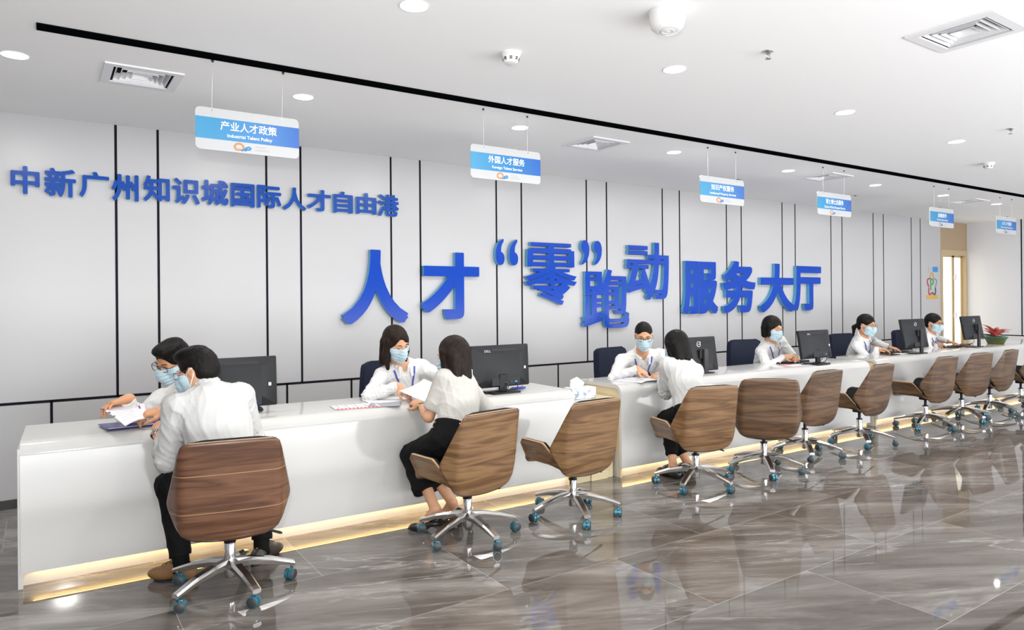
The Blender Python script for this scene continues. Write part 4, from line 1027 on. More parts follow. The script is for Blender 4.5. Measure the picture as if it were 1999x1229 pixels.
for k in range(16): leaf(2 * math.pi * k / 16 + rnd.uniform(-.2, .2), rnd.uniform(0.75, 1.25), rnd.uniform(0.21, 0.29), rnd.uniform(0.030, 0.042), 'red_leaf' if k % 3 else 'pink_leaf', (rnd.uniform(-.05, .05), rnd.uniform(-.04, .04), 0.15))
for az, el, L in ((2.7, 1.15, 0.33), (2.2, 1.3, 0.28), (0.3, 0.75, 0.32), (5.9, 0.7, 0.30), (4.5, 1.1, 0.22)): leaf(az, el, L, 0.04, 'pink_leaf', (0, 0, 0.15))

# ================================================================== people
# Bodies and clothes are grown as distance fields on a grid and meshed with surface nets, so that each is one
# continuous surface.
def nrm(v):
    v = np.asarray(v, float); return v / (np.linalg.norm(v) + 1e-12)

class Field:
    def __init__(s, lo, hi, h):
        s.lo = np.asarray(lo, float); s.h = h
        s.n = np.ceil((np.asarray(hi, float) - s.lo) / h).astype(int) + 1
        s.d = np.full(s.n, 0.2, np.float32)
    def box(s, lo, hi):
        a = np.clip(np.floor((np.asarray(lo) - s.lo) / s.h).astype(int), 0, s.n - 1)
        b = np.clip(np.ceil((np.asarray(hi) - s.lo) / s.h).astype(int) + 1, 1, s.n)
        if (b <= a).any(): return None, None
        ax = [s.lo[k] + s.h * np.arange(a[k], b[k]) for k in range(3)]
        return tuple(slice(a[k], b[k]) for k in range(3)), (ax[0][:, None, None], ax[1][None, :, None], ax[2][None, None, :])
    def mix(s, sl, d, k, op):
        c = s.d[sl]
        d = d.astype(np.float32)
        if op == 'add':
            if k > 0:
                hh = np.clip(0.5 + 0.5 * (c - d) / k, 0, 1); s.d[sl] = c * (1 - hh) + d * hh - k * hh * (1 - hh)
            else: s.d[sl] = np.minimum(c, d)
        else:
            d = -d
            if k > 0:
                hh = np.clip(0.5 - 0.5 * (c - d) / k, 0, 1); s.d[sl] = c * (1 - hh) + d * hh + k * hh * (1 - hh)
            else: s.d[sl] = np.maximum(c, d)
    def cone(s, a, b, ra, rb, k=0.02, op='add'):
        """tapered capsule"""
        a, b = np.asarray(a, float), np.asarray(b, float); m = max(ra, rb) + 2.5 * k + 3 * s.h
        sl, g = s.box(np.minimum(a, b) - m, np.maximum(a, b) + m)
        if sl is None: return
        ab = b - a; L2 = (ab @ ab) + 1e-12
        px, py, pz = g[0] - a[0], g[1] - a[1], g[2] - a[2]
        t = np.clip((px * ab[0] + py * ab[1] + pz * ab[2]) / L2, 0, 1)
        d = np.sqrt((px - t * ab[0]) ** 2 + (py - t * ab[1]) ** 2 + (pz - t * ab[2]) ** 2) - (ra + (rb - ra) * t)
        s.mix(sl, d, k, op)
    def ell(s, c, r, F=None, k=0.02, op='add'):
        """ellipsoid; F is a 3x3 matrix whose columns are its axes"""
        c, r = np.asarray(c, float), np.asarray(r, float); m = max(r) + 2.5 * k + 3 * s.h
        sl, g = s.box(c - m, c + m)
        if sl is None: return
        F = np.eye(3) if F is None else F
        p = [g[i] - c[i] for i in range(3)]
        q = [(p[0] * F[0, j] + p[1] * F[1, j] + p[2] * F[2, j]) for j in range(3)]
        k0 = np.sqrt(sum((q[j] / r[j]) ** 2 for j in range(3))); k1 = np.sqrt(sum((q[j] / r[j] ** 2) ** 2 for j in range(3))) + 1e-9
        s.mix(sl, k0 * (k0 - 1) / k1, k, op)
    def box_(s, c, hs, F=None, r=0.01, k=0.01, op='add'):
        """rounded box"""
        c, hs = np.asarray(c, float), np.asarray(hs, float); m = np.linalg.norm(hs) + 2.5 * k + 3 * s.h
        sl, g = s.box(c - m, c + m)
        if sl is None: return
        F = np.eye(3) if F is None else F
        p = [g[i] - c[i] for i in range(3)]
        q = [np.abs(p[0] * F[0, j] + p[1] * F[1, j] + p[2] * F[2, j]) - (hs[j] - r) for j in range(3)]
        d = np.sqrt(sum(np.maximum(x, 0) ** 2 for x in q)) + np.minimum(np.maximum(np.maximum(q[0], q[1]), q[2]), 0) - r
        s.mix(sl, d, k, op)
    def cut(s, p, n, k=0.0):
        """remove the half space on the side of n"""
        p, n = np.asarray(p, float), nrm(n)
        sl, g = s.box(s.lo, s.lo + s.h * (s.n - 1))
        d = -((g[0] - p[0]) * n[0] + (g[1] - p[1]) * n[1] + (g[2] - p[2]) * n[2])
        s.mix(sl, d, k, 'sub')
    def folds(s, amp, fr, seed, c=None, rad=None):
        """cloth folds: warped ripples, everywhere or around a point"""
        rnd = random.Random(seed)
        if c is None: sl, g = s.box(s.lo, s.lo + s.h * (s.n - 1))
        else: sl, g = s.box(np.asarray(c) - 1.8 * rad, np.asarray(c) + 1.8 * rad)
        if sl is None: return
        v = 0
        for q in range(3):
            a = nrm([rnd.gauss(0, 1), rnd.gauss(0, 1), rnd.gauss(0, 1)]); b = nrm([rnd.gauss(0, 1), rnd.gauss(0, 1), rnd.gauss(0, 1)])
            f = fr * rnd.uniform(0.7, 1.4)
            w = 1.6 * np.sin(0.33 * f * (b[0] * g[0] + b[1] * g[1] + b[2] * g[2]) + rnd.uniform(0, 6))
            sn = np.sin(f * (a[0] * g[0] + a[1] * g[1] + a[2] * g[2]) + w + rnd.uniform(0, 6))
            v = v + (1 - np.abs(sn)) ** 2
        v = (v / 3 - 0.3) * amp
        if c is not None:
            r2 = ((g[0] - c[0]) ** 2 + (g[1] - c[1]) ** 2 + (g[2] - c[2]) ** 2) / rad ** 2
            v = v * np.exp(-1.6 * r2)
        s.d[sl] -= v.astype(np.float32)
    def at(s, p):
        q = (np.asarray(p) - s.lo) / s.h; i = np.clip(np.floor(q).astype(int), 0, s.n - 2); f = q - i
        v = 0
        for dx in (0, 1):
            for dy in (0, 1):
                for dz in (0, 1):
                    w = (f[0] if dx else 1 - f[0]) * (f[1] if dy else 1 - f[1]) * (f[2] if dz else 1 - f[2])
                    v += w * s.d[i[0] + dx, i[1] + dy, i[2] + dz]
        return v
    def surf(s, p, d, off=0.0, far=0.3):
        """march from p along d until leaving the surface; the last exit"""
        p, d = np.asarray(p, float), nrm(d); best = None; t = 0
        while t < far:
            if s.at(p + d * t) < off: best = t
            t += s.h * 0.5
        return p + d * (best if best is not None else 0)
    def mesh(s, name):
        d = s.d
        d[0], d[-1], d[:, 0], d[:, -1], d[:, :, 0], d[:, :, -1] = 1, 1, 1, 1, 1, 1
        ins = d < 0
        cnt = np.zeros([k - 1 for k in d.shape], np.int8)
        for a in (0, 1):
            for b in (0, 1):
                for c in (0, 1): cnt += ins[a:a + cnt.shape[0], b:b + cnt.shape[1], c:c + cnt.shape[2]]
        act = (cnt > 0) & (cnt < 8); idx = np.argwhere(act)
        num = -np.ones(act.shape, np.int64); num[act] = np.arange(len(idx))
        cor = [(a, b, c) for a in (0, 1) for b in (0, 1) for c in (0, 1)]
        val = np.stack([d[idx[:, 0] + a, idx[:, 1] + b, idx[:, 2] + c] for a, b, c in cor], 1)
        acc = np.zeros((len(idx), 3)); n = np.zeros(len(idx))
        for p in range(8):
            for q in range(p + 1, 8):
                A, B = np.array(cor[p]), np.array(cor[q])
                if np.abs(A - B).sum() != 1: continue
                va, vb = val[:, p], val[:, q]; m = (va < 0) != (vb < 0)
                t = np.where(m, va / np.where(m, va - vb, 1), 0)
                acc += np.where(m[:, None], A + (B - A) * t[:, None], 0); n += m
        V = (idx + acc / n[:, None]) * s.h + s.lo
        faces = []
        for ax in range(3):
            o = [1, 1, 1]; o[ax] = 0
            A = ins[tuple(slice(o[k], d.shape[k] - 1) for k in range(3))]
            o2 = list(o); o2[ax] = 1
            B = ins[tuple(slice(o2[k], d.shape[k] - 1 + (1 if k == ax else 0)) for k in range(3))]
            m = A != B; e = np.argwhere(m); flip = A[m]
            e = e + np.array(o)
            u, v = [(1, 2), (2, 0), (0, 1)][ax]
            c0 = e.copy(); c1 = e.copy(); c1[:, u] -= 1; c2 = c1.copy(); c2[:, v] -= 1; c3 = e.copy(); c3[:, v] -= 1
            q = np.stack([num[tuple(c.T)] for c in (c0, c1, c2, c3)], 1)
            q[~flip] = q[~flip][:, ::-1]
            faces.append(q)
        Fq = np.concatenate(faces); Fq = Fq[(Fq >= 0).all(1)]
        me = bpy.data.meshes.new(name)
        me.vertices.add(len(V)); me.vertices.foreach_set('co', V.astype(np.float32).ravel())
        me.loops.add(4 * len(Fq)); me.loops.foreach_set('vertex_index', Fq.astype(np.int32).ravel())
        me.polygons.add(len(Fq)); me.polygons.foreach_set('loop_start', (np.arange(len(Fq)) * 4).astype(np.int32))
        me.update(); me.validate(); me.shade_smooth()
        return me

def frame(f, u=(0, 0, 1)):
    """columns right, forward, up from a forward direction and an up hint"""
    f = nrm(f); r = nrm(np.cross(f, u)); return np.stack([r, f, np.cross(r, f)], 1)

def ik(a, c, l1, l2, pole):
    """middle joint of a two-bone limb from a to c, bent towards pole"""
    a, c = np.asarray(a, float), np.asarray(c, float); v = c - a; L = np.linalg.norm(v)
    L2 = min(L, (l1 + l2) * 0.995); c = a + v * (L2 / L)
    x = (l1 ** 2 - l2 ** 2 + L2 ** 2) / (2 * L2); h = math.sqrt(max(l1 ** 2 - x ** 2, 0))
    u = nrm(v); p = np.asarray(pole, float); p = nrm(p - u * (p @ u))
    return a + u * x + p * h, c

def hand(F, W, d, n, side, curl=0.35, spread=0.12, sc=1.0, thumb=0.6, fingers=None, k=0.006):
    """palm, four fingers and a thumb. d: wrist to knuckles, n: out of the back of the hand, side: +1 thumb along d x n"""
    d = nrm(d); n = nrm(np.asarray(n, float) - d * (d @ np.asarray(n, float))); s = np.cross(d, n) * side
    W = np.asarray(W, float)
    P = lambda a, b, c: W + (d * a + s * b + n * c) * sc
    pl = 0.082
    kn = [(0.026, 0.088, 0.000), (0.008, 0.092, 0.004), (-0.010, 0.088, 0.003), (-0.027, 0.080, -0.002)]
    for (b, a, c) in kn: F.cone(P(0.008, b * 0.62, 0.0), P(a, b, c), 0.0155 * sc, 0.0125 * sc, 0.012 * sc)
    F.ell(P(0.045, 0.0, -0.004), np.array([0.036, 0.045, 0.0135]) * sc, np.stack([s, d, n], 1), 0.012 * sc)
    F.cone(P(-0.02, 0, 0), P(0.02, 0, 0), 0.025 * sc, 0.024 * sc, 0.015 * sc)
    lens = [(0.040, 0.025, 0.020), (0.045, 0.028, 0.021), (0.041, 0.026, 0.020), (0.032, 0.020, 0.018)]
    for i, (b, a, c) in enumerate(kn):
        cu = fingers[i] if fingers else curl + 0.06 * i
        p = P(a, b, c); ang = 0.0; yaw = spread * (1.2 - 0.8 * i) * 0.6
        rr = (0.0098, 0.0098, 0.0094, 0.0084)[i] * sc
        for q, L in enumerate(lens[i]):
            ang += cu * (0.85, 1.1, 0.7)[q]
            e = p + (d * math.cos(ang) * math.cos(yaw) + s * math.cos(ang) * math.sin(yaw) - n * math.sin(ang)) * L * sc
            F.cone(p, e, rr, rr * 0.92, 0.004 * sc); p = e; rr *= 0.93
    # thumb: from the side of the palm near its base
    p = P(0.022, 0.022, -0.006)
    for q, (L, r, a, b, c) in enumerate([(0.042, 0.0150, 0.70, 0.70, -0.25), (0.032, 0.0115, 0.90, 0.42 * thumb, -0.25), (0.026, 0.0100, 0.97, 0.10 * thumb, -0.25)]):
        e = p + nrm(d * a + s * b + n * c) * L * sc
        F.cone(p, e, r * sc, r * 0.88 * sc, 0.006 * sc); p = e

def head_field(F, c, A, sc=1.0, ears=True, nose=True, female=False):
    """skull, face, jaw, nose, ears; c is the middle of the head, A its frame (right, forward, up)"""
    P = lambda x, y, z: c + A @ (np.array([x, y, z]) * sc)
    F.ell(P(0, -0.014, 0.035), np.array([0.073, 0.090, 0.082]) * sc, A, 0.0)
    F.ell(P(0, 0.022, -0.022), np.array([0.062, 0.068, 0.083]) * sc, A, 0.03 * sc)
    F.ell(P(0, 0.036, -0.078), np.array([0.040, 0.043, 0.034]) * sc, A, 0.03 * sc)
    F.ell(P(0, 0.066, -0.096), np.array([0.020, 0.016, 0.014]) * sc, A, 0.02 * sc)
    for q in (-1, 1):
        F.ell(P(q * 0.044, 0.052, -0.022), np.array([0.022, 0.022, 0.022]) * sc, A, 0.02 * sc)
        F.ell(P(q * 0.031, 0.100, 0.008), np.array([0.019, 0.020, 0.011]) * sc, A, 0.014 * sc, 'sub')
        F.ell(P(q * 0.031, 0.072, 0.006), np.array([0.0145, 0.013, 0.0115]) * sc, A, 0.006 * sc)
        F.cone(P(q * 0.012, 0.087, 0.024), P(q * 0.046, 0.076, 0.026), 0.0075 * sc, 0.006 * sc, 0.012 * sc)
        if ears:
            F.ell(P(q * 0.074, -0.008, -0.002), np.array([0.009, 0.020, 0.031]) * sc, A, 0.008 * sc)
            F.ell(P(q * 0.084, -0.002, 0.002), np.array([0.006, 0.010, 0.016]) * sc, A, 0.004 * sc, 'sub')
    if nose:
        F.cone(P(0, 0.086, 0.012), P(0, 0.104, -0.024), 0.0065 * sc, 0.0105 * sc, 0.010 * sc)
        for q in (-1, 1): F.ell(P(q * 0.012, 0.094, -0.028), np.array([0.009, 0.010, 0.007]) * sc, A, 0.007 * sc)
    F.ell(P(0, 0.086, -0.058), np.array([0.024, 0.011, 0.006]) * sc, A, 0.006 * sc)
    F.ell(P(0, 0.085, -0.068), np.array([0.020, 0.011, 0.006]) * sc, A, 0.006 * sc)

def person(S):
    """build one figure from a pose sheet S"""
    lab = S['label']; fem = S.get('female', False); sc = S.get('scale', 1.0); h = S.get('h', 0.005)
    hip = np.array(S['hip'], float); neck = np.array(S['neck'], float); hc = np.array(S['head'], float)
    A = frame(S['face'], S.get('head_up', (0, 0, 1)))
    tu = nrm(neck - hip); T = frame(np.array(S['chest'], float) - tu * (np.array(S['chest'], float) @ tu), tu)
    tr, tf = T[:, 0], T[:, 1]
    sw = S.get('shoulder', 0.165 if fem else 0.185) * sc
    sh = S.get('sh_drop', 0.055)
    SL = neck - tr * sw - tu * sh + tf * S.get('sh_fwdL', 0.02); SRt = neck + tr * sw - tu * sh + tf * S.get('sh_fwdR', 0.02)
    l1, l2 = 0.275 * sc, 0.245 * sc
    arms = {}
    for q, s0 in (('L', SL), ('R', SRt)):
        w = np.array(S['wrist' + q], float); e, w2 = ik(s0, w, l1, l2, S['pole' + q]); arms[q] = (s0, e, w2)
    legs = {}
    hl = hip - tr * 0.085 * sc; hr = hip + tr * 0.085 * sc
    for q, h0 in (('L', hl), ('R', hr)):
        a = np.array(S['ankle' + q], float); kx, a2 = ik(h0, a, 0.42 * sc, 0.41 * sc, S.get('kpole' + q, tf + np.array([0, 0, 0.8]))); legs[q] = (h0, kx, a2)
    pts = np.array([hip, neck, hc + A[:, 2] * .16, hc + A[:, 1] * .15, hc - A[:, 1] * .15] + [p for v in arms.values() for p in v] + [p for v in legs.values() for p in v])
    lo, hi = pts.min(0) - 0.2, pts.max(0) + 0.2
    lo[2] = max(lo[2], -0.01)
    base = np.array([hip[0], hip[1], 0.0])
    t = thing('person', lab, 'person')
    skin = M[S.get('skin', 'skin')]
    g = 0.92 if fem else 1.0

    # ---------------- body: one continuous surface
    B = Field(lo, hi, h)
    head_field(B, hc, A, S.get('head_sc', 1.0), ears=True, female=fem)
    nb = neck + tu * 0.0
    B.cone(hc + A @ np.array([0, -0.022, -0.05]), nb - tu * 0.02, 0.053 * g, 0.056 * g, 0.03)
    ch = neck * 0.68 + hip * 0.32; wa = neck * 0.36 + hip * 0.64
    B.ell(ch, [0.145 * g, 0.085, 0.19], T, 0.05); B.ell(wa, [0.125 * g, 0.085, 0.17], T, 0.05); B.ell(hip, [0.145, 0.095, 0.11], T, 0.05)
    for q in 'LR':
        s0, e, w = arms[q]
        B.cone(neck - tu * 0.02, s0, 0.045, 0.045 * g, 0.04)
        B.cone(s0, e, 0.044 * g, 0.036 * g, 0.02); B.cone(e, e * .65 + w * .35, 0.036 * g, 0.037 * g, 0.015); B.cone(e * .65 + w * .35, w, 0.037 * g, 0.0245 * g, 0.015)
        H = S['hand' + q]
        hand(B, w, H['d'], H['n'], (1 if q == 'R' else -1) * H.get('flip', 1), H.get('curl', 0.35), H.get('spread', 0.12), H.get('sc', 0.96 if not fem else 0.88), H.get('thumb', 0.6), H.get('fingers'))
        h0, kx, a = legs[q]
        B.cone(h0, kx, 0.072, 0.05, 0.02); B.cone(kx, a, 0.047, 0.032, 0.02)
        ft = np.array(S['foot' + q], float); 
        ft = ft * [1, 1, 0]; gz = np.array([a[0], a[1], 0.0]); up_ = 0.03 if S.get('heel') else 0.0
        B.cone(a, gz + nrm(ft) * 0.07 + [0, 0, 0.040 + up_ * .6], 0.031, 0.021, 0.012); B.cone(gz + nrm(ft) * 0.07 + [0, 0, 0.040 + up_ * .6], gz + nrm(ft) * 0.125 + [0, 0, 0.030], 0.021, 0.013, 0.01)
        B.cone(a, gz - nrm(ft) * 0.035 + [0, 0, 0.055 + up_], 0.031, 0.022, 0.012)
    body = link_mesh('body', B.mesh('body'), skin, t)

    # ---------------- shirt
    Sm = M[S.get('shirt', 'shirt')]
    slo, shi = lo.copy(), hi.copy(); slo[2] = max(lo[2], hip[2] - 0.16); shi[2] = min(hi[2], max(neck[2] + 0.18, arms['L'][1][2] + .1, arms['R'][1][2] + .1))
    C_ = Field(slo, shi, h)
    bk = S.get('bulk', 1.0)
    C_.ell(ch, np.array([0.168 * g, 0.112 * (1.0 if not fem else 0.95), 0.20]) * [bk, bk, 1], T, 0.0)
    C_.ell(wa - tf * 0.0, np.array([0.152 * g, 0.110, 0.19]) * [bk, bk, 1], T, 0.07)
    C_.ell(hip + tu * 0.03, np.array([0.165 * g, 0.118, 0.13]) * [bk, bk, 1], T, 0.05)
    if fem: 
        for q in (-1, 1): C_.ell(ch + tf * 0.075 + tr * q * 0.06 - tu * 0.035, [0.055, 0.045, 0.06], T, 0.04)
    C_.cone(neck - tu * 0.015, neck - tu * 0.08, 0.066 * g, 0.08, 0.04)
    for q in 'LR':
        s0, e, w = arms[q]; sl = S.get('sleeve', 0.93); sb = S.get('sleeve_bulk', 1.0)
        C_.cone(neck - tu * 0.035, s0, 0.056 * g, 0.060 * g, 0.05)
        if sl <= 0:          # short sleeve: stops above the elbow
            m = s0 + (e - s0) * 0.72
            C_.cone(s0, m, 0.064 * g, 0.062 * g, 0.03)
        else:
            C_.cone(s0, e, 0.061 * g * sb, 0.052 * g * sb, 0.03)
            q_ = e + (w - e) * (S.get('sleeve' + q, sl))
            C_.cone(e, e * .5 + q_ * .5, 0.052 * g * sb, 0.047 * g * sb, 0.02); C_.cone(e * .5 + q_ * .5, q_, 0.047 * g * sb, 0.036 * g, 0.02)
            C_.cone(q_ - nrm(w - e) * 0.045, q_, 0.0405 * g, 0.0405 * g, 0.004)      # cuff
            C_.folds(0.020, 95, S.get('seed', 1) + ord(q), e, 0.10)
            C_.folds(0.014, 130, S.get('seed', 1) + 3 * ord(q), q_ * .7 + e * .3, 0.07)
    C_.folds(0.010, 62, S.get('seed', 1)); C_.folds(0.024, 80, S.get('seed', 1) + 9, wa * .6 + hip * .4, 0.15)
    C_.folds(0.016, 85, S.get('seed', 1) + 5, SL * .8 + ch * .2 , 0.10); C_.folds(0.016, 85, S.get('seed', 1) + 6, SRt * .8 + ch * .2, 0.10)
    # neck opening, cut lower at the front
    C_.cone(neck - tu * 0.035 + tf * 0.01, neck + tu * 0.10 + tf * 0.01, 0.050 * g, 0.068, 0.004, 'sub')
    if S.get('vneck', 0.0):
        v = S['vneck']; C_.cone(neck + tf * 0.06 + tu * 0.02, neck + tf * (0.125) - tu * (0.02 + v), 0.035, 0.006, 0.004, 'sub')
    C_.cut(hip - tu * (0.03 if S.get('tucked', True) else 0.09), -tu)
    for q in 'LR':      # open cuffs
        s0, e, w = arms[q]
        if S.get('sleeve', 0.93) > 0:
            q_ = e + (w - e) * S.get('sleeve' + q, S.get('sleeve', 0.93)); C_.cone(q_ - nrm(w - e) * 0.01, q_ + nrm(w - e) * 0.10, 0.027 * g, 0.045 * g, 0.003, 'sub')
            d_ = nrm(w - e)
            C_.box_(q_ + d_ * 0.075, [0.06, 0.06, 0.06], frame(d_, (0.1, 0.2, 1.0))[:, [0, 2, 1]], 0.005, 0.0, 'sub')
        else:
            d_ = nrm(e - s0); m = s0 + (e - s0) * 0.80
            C_.box_(m + d_ * 0.075, [0.085, 0.085, 0.07], frame(d_, (0.1, 0.2, 1.0))[:, [0, 2, 1]], 0.004, 0.0, 'sub')
    shirt = link_mesh('shirt', C_.mesh('shirt'), Sm, t)
    # collar: a stand with two points
    if S.get('collar', True):
        K = Field(neck - 0.17, neck + 0.17, 0.004)
        n = 18; up = lambda a: neck + tu * (0.052 - 0.046 * (0.5 + 0.5 * math.cos(a))) 
        ring = []
        for k in range(n + 1):
            a = 2 * math.pi * k / n + 0.0
            ring.append(up(a) + tr * (0.064 * g * math.sin(a)) + tf * (0.010 + 0.066 * math.cos(a)))
        for a_, b_ in zip(ring, ring[1:]): K.cone(a_, b_, 0.010, 0.010, 0.004); K.cone(a_ - tu * 0.016, b_ - tu * 0.016, 0.0125, 0.0125, 0.003); K.cone(a_ - tu * 0.034, b_ - tu * 0.034, 0.016, 0.016, 0.003)
        for q in (-1, 1):
            K.cone(neck + tr * q * 0.042 + tf * 0.068 + tu * 0.006, neck + tr * q * 0.046 + tf * 0.104 - tu * 0.062, 0.015, 0.006, 0.005)
            K.cone(neck + tr * q * 0.060 + tf * 0.045 + tu * 0.016, neck + tr * q * 0.058 + tf * 0.097 - tu * 0.056, 0.013, 0.006, 0.005)
        K.cone(neck - tu * 0.09, neck + tu * 0.10 + tf * 0.008, 0.052 * g, 0.056 * g, 0.002, 'sub')
        K.cone(neck + tf * 0.060 + tu * 0.03, neck + tf * 0.115 - tu * 0.08, 0.026, 0.004, 0.003, 'sub')
        link_mesh('collar', K.mesh('collar'), Sm, shirt)
    # long cuffs, watch
    for wd in S.get('watch', []):
        s0, e, w = arms[wd[0]]; d_ = nrm(w - e); c_ = w - d_ * wd[1]
        a_, b_ = (np.array(x) for x in ortho(Vector(d_)))
        bm = bmesh.new(); tube(bm, [c_ + (a_ * math.cos(x) + b_ * math.sin(x)) * 0.0275 * g for x in np.linspace(0, 2 * math.pi, 20)[:-1]], 0.009, 8, flat=0.28, closed=True, up=None); wt = obj('watch_strap', bm, M['blk_plastic'], t)
        n_ = nrm(np.array(S['hand' + wd[0]]['n'], float)); n_ = nrm(n_ - d_ * (n_ @ d_) + np.cross(d_, n_) * wd[3])
        bm = bmesh.new(); Fm = Matrix([list(x) for x in np.stack([np.cross(d_, n_), d_, n_], 1)]).to_4x4()
        lathe(bm, [(0, 0), (0.017, 0), (0.019, 0.003), (0.017, 0.008), (0.014, 0.009), (0, 0.009)], 20, mtx=Fm, center=tuple(c_ + n_ * 0.026 * g)); obj('watch_case', bm, M[wd[2]], wt)

    # ---------------- trousers
    Lm = M[S.get('trouser_mat', 'trousers')]
    tlo, thi = lo.copy(), hi.copy(); thi[2] = hip[2] + 0.28
    L = Field(tlo, thi, h)
    L.ell(hip - tu * 0.01, [0.168, 0.125, 0.125], T, 0.0)
    wide = S.get('wide', 1.0); hem = S.get('hem', 0.93)
    for q in 'LR':
        h0, kx, a = legs[q]
        L.cone(h0, kx, 0.088 * wide, 0.068 * wide, 0.035); m = kx + (a - kx) * hem
        L.cone(kx, m, 0.066 * wide, S.get('hem_r', 0.055), 0.02)
        L.folds(0.014, 50, S.get('seed', 1) + ord(q), kx, 0.12); L.folds(0.012, 55, S.get('seed', 1) + 2 * ord(q), m, 0.09)
    L.folds(0.010, 40, S.get('seed', 1) + 77)
    for q in 'LR':
        h0, kx, a = legs[q]; d_ = nrm(a - kx); m = kx + (a - kx) * hem
        L.box_(m + d_ * 0.08, [0.13, 0.13, 0.08], frame(d_, (0.3, 0.2, 0.1))[:, [0, 2, 1]], 0.004, 0.0, 'sub')
    if S.get('high_waist'): 
        L.ell(hip + tu * 0.10, np.array([0.150, 0.112, 0.13]) * [bk * 1.02, bk * 1.02, 1], T, 0.04)
        L.box_(hip + tu * (S['high_waist'] + 0.15) - tf * 0.02, [0.22, 0.15, 0.15], T, 0.004, 0.0, 'sub')
    else: L.box_(hip + tu * (0.055 + 0.15) - tf * 0.02, [0.22, 0.15, 0.15], T, 0.004, 0.0, 'sub')
    tr_o = link_mesh(S.get('trouser_name', 'trousers'), L.mesh('trousers'), Lm, t)
    for (u_, f_, r_) in S.get('buttons', []):
        p = L.surf(hip + tu * u_, tr * r_ + tf * f_, 0.0); n_ = nrm(tr * r_ + tf * f_)
        bm = bmesh.new(); bmesh.ops.create_uvsphere(bm, u_segments=10, v_segments=8, radius=0.007, matrix=Matrix.Translation(p)); obj('button', bm, M['watch_gold'], tr_o, smooth=True)

    # ---------------- shoes
    for q in 'LR':
        a = legs[q][2]; f_ = np.array(S['foot' + q], float); f_[2] = 0; f_ = nrm(f_); r_ = np.cross(f_, [0, 0, 1])
        g0 = np.array([a[0], a[1], 0.0]); Fs = np.stack([r_, f_, [0, 0, 1]], 1)
        Sh = Field(g0 + [-.2, -.2, -0.006], g0 + [.2, .2, .16], 0.004)
        heel = S.get('heel', 0.0)
        if S.get('socks'):
            kx_ = legs[q][1]; bm = bmesh.new(); tube(bm, [a + nrm(kx_ - a) * 0.17, a + nrm(kx_ - a) * 0.06, a - np.array([0, 0, 0.015]), a - np.array([0, 0, 0.05]) + f_ * 0.012], [0.047, 0.043, 0.042, 0.044], 20); obj('sock', bm, M['trousers'], t, smooth=True)
        if heel:
            Sh.ell(g0 + f_ * 0.105 + [0, 0, 0.022], [0.036, 0.062, 0.026], Fs, 0.0); Sh.ell(g0 + f_ * 0.02 + [0, 0, 0.045], [0.028, 0.07, 0.020], Fs, 0.03)
            Sh.ell(g0 - f_ * 0.045 + [0, 0, 0.075], [0.031, 0.034, 0.036], Fs, 0.02); Sh.cone(g0 + f_ * 0.15 + [0, 0, 0.016], g0 + f_ * 0.172 + [0, 0, 0.012], 0.016, 0.006, 0.02)
            Sh.ell(g0 + f_ * 0.035 + [0, 0, 0.095], [0.027, 0.062, 0.044], Fs, 0.008, 'sub')
            Sh.cone(g0 - f_ * 0.055 + [0, 0, 0.05], g0 - f_ * 0.055 + [0, 0, 0.006], 0.020, 0.016, 0.01)
        else:
            Sh.ell(g0 + f_ * 0.095 + [0, 0, 0.036], [0.045, 0.085, 0.034], Fs, 0.0); Sh.ell(g0 - f_ * 0.025 + [0, 0, 0.045], [0.038, 0.058, 0.046], Fs, 0.03)
            Sh.ell(g0 + f_ * 0.03 + [0, 0, 0.062], [0.036, 0.065, 0.036], Fs, 0.03); Sh.ell(g0 - f_ * 0.008 + [0, 0, 0.115], [0.036, 0.044, 0.035], Fs, 0.008, 'sub')
        Sh.cut(g0 + [0, 0, 0.004], [0, 0, -1])
        so = link_mesh('shoe', Sh.mesh('shoe'), M[S.get('shoe' + q, S.get('shoe', 'leather'))], t)
        if not heel:
            bm = bmesh.new(); out = [(0.043 * math.sin(x) * (1 if math.cos(x) > 0 else 0.86), (0.092 if math.cos(x) > 0 else 0.088) * math.cos(x)) for x in np.linspace(0, 2 * math.pi, 28)[:-1]]
            prism(bm, [(p[0], p[1] + 0.05 + (0.045 if p[1] > 0 else 0)) for p in out], 0.0, 0.012)
            bmesh.ops.transform(bm, matrix=Matrix.Translation(g0) @ Matrix([list(x) for x in Fs]).to_4x4() @ Matrix.Translation((0, -0.04, 0.0)), verts=bm.verts[:]); obj('sole', bm, M['sole'], so)
            for k in range(3):
                c_ = g0 + f_ * (0.055 + 0.02 * k) + np.array([0, 0, 0.099 - 0.009 * k]); bm = bmesh.new(); tube(bm, [c_ - r_ * 0.02, c_ + [0, 0, 0.005], c_ + r_ * 0.02], 0.0025, 6); obj('lace', bm, M['sole'], so)

    # ---------------- hair
    hs = S.get('head_sc', 1.0)
    P = lambda x, y, z: hc + A @ (np.array([x, y, z]) * hs)
    E_ = lambda *r: np.array(r) * hs
    hlo, hhi = hc - 0.26, hc + 0.2; hlo[2] = min(hlo[2], neck[2] - 0.17)
    Hf = Field(hlo, hhi, max(0.004, h * 0.8)); st = S['hair']
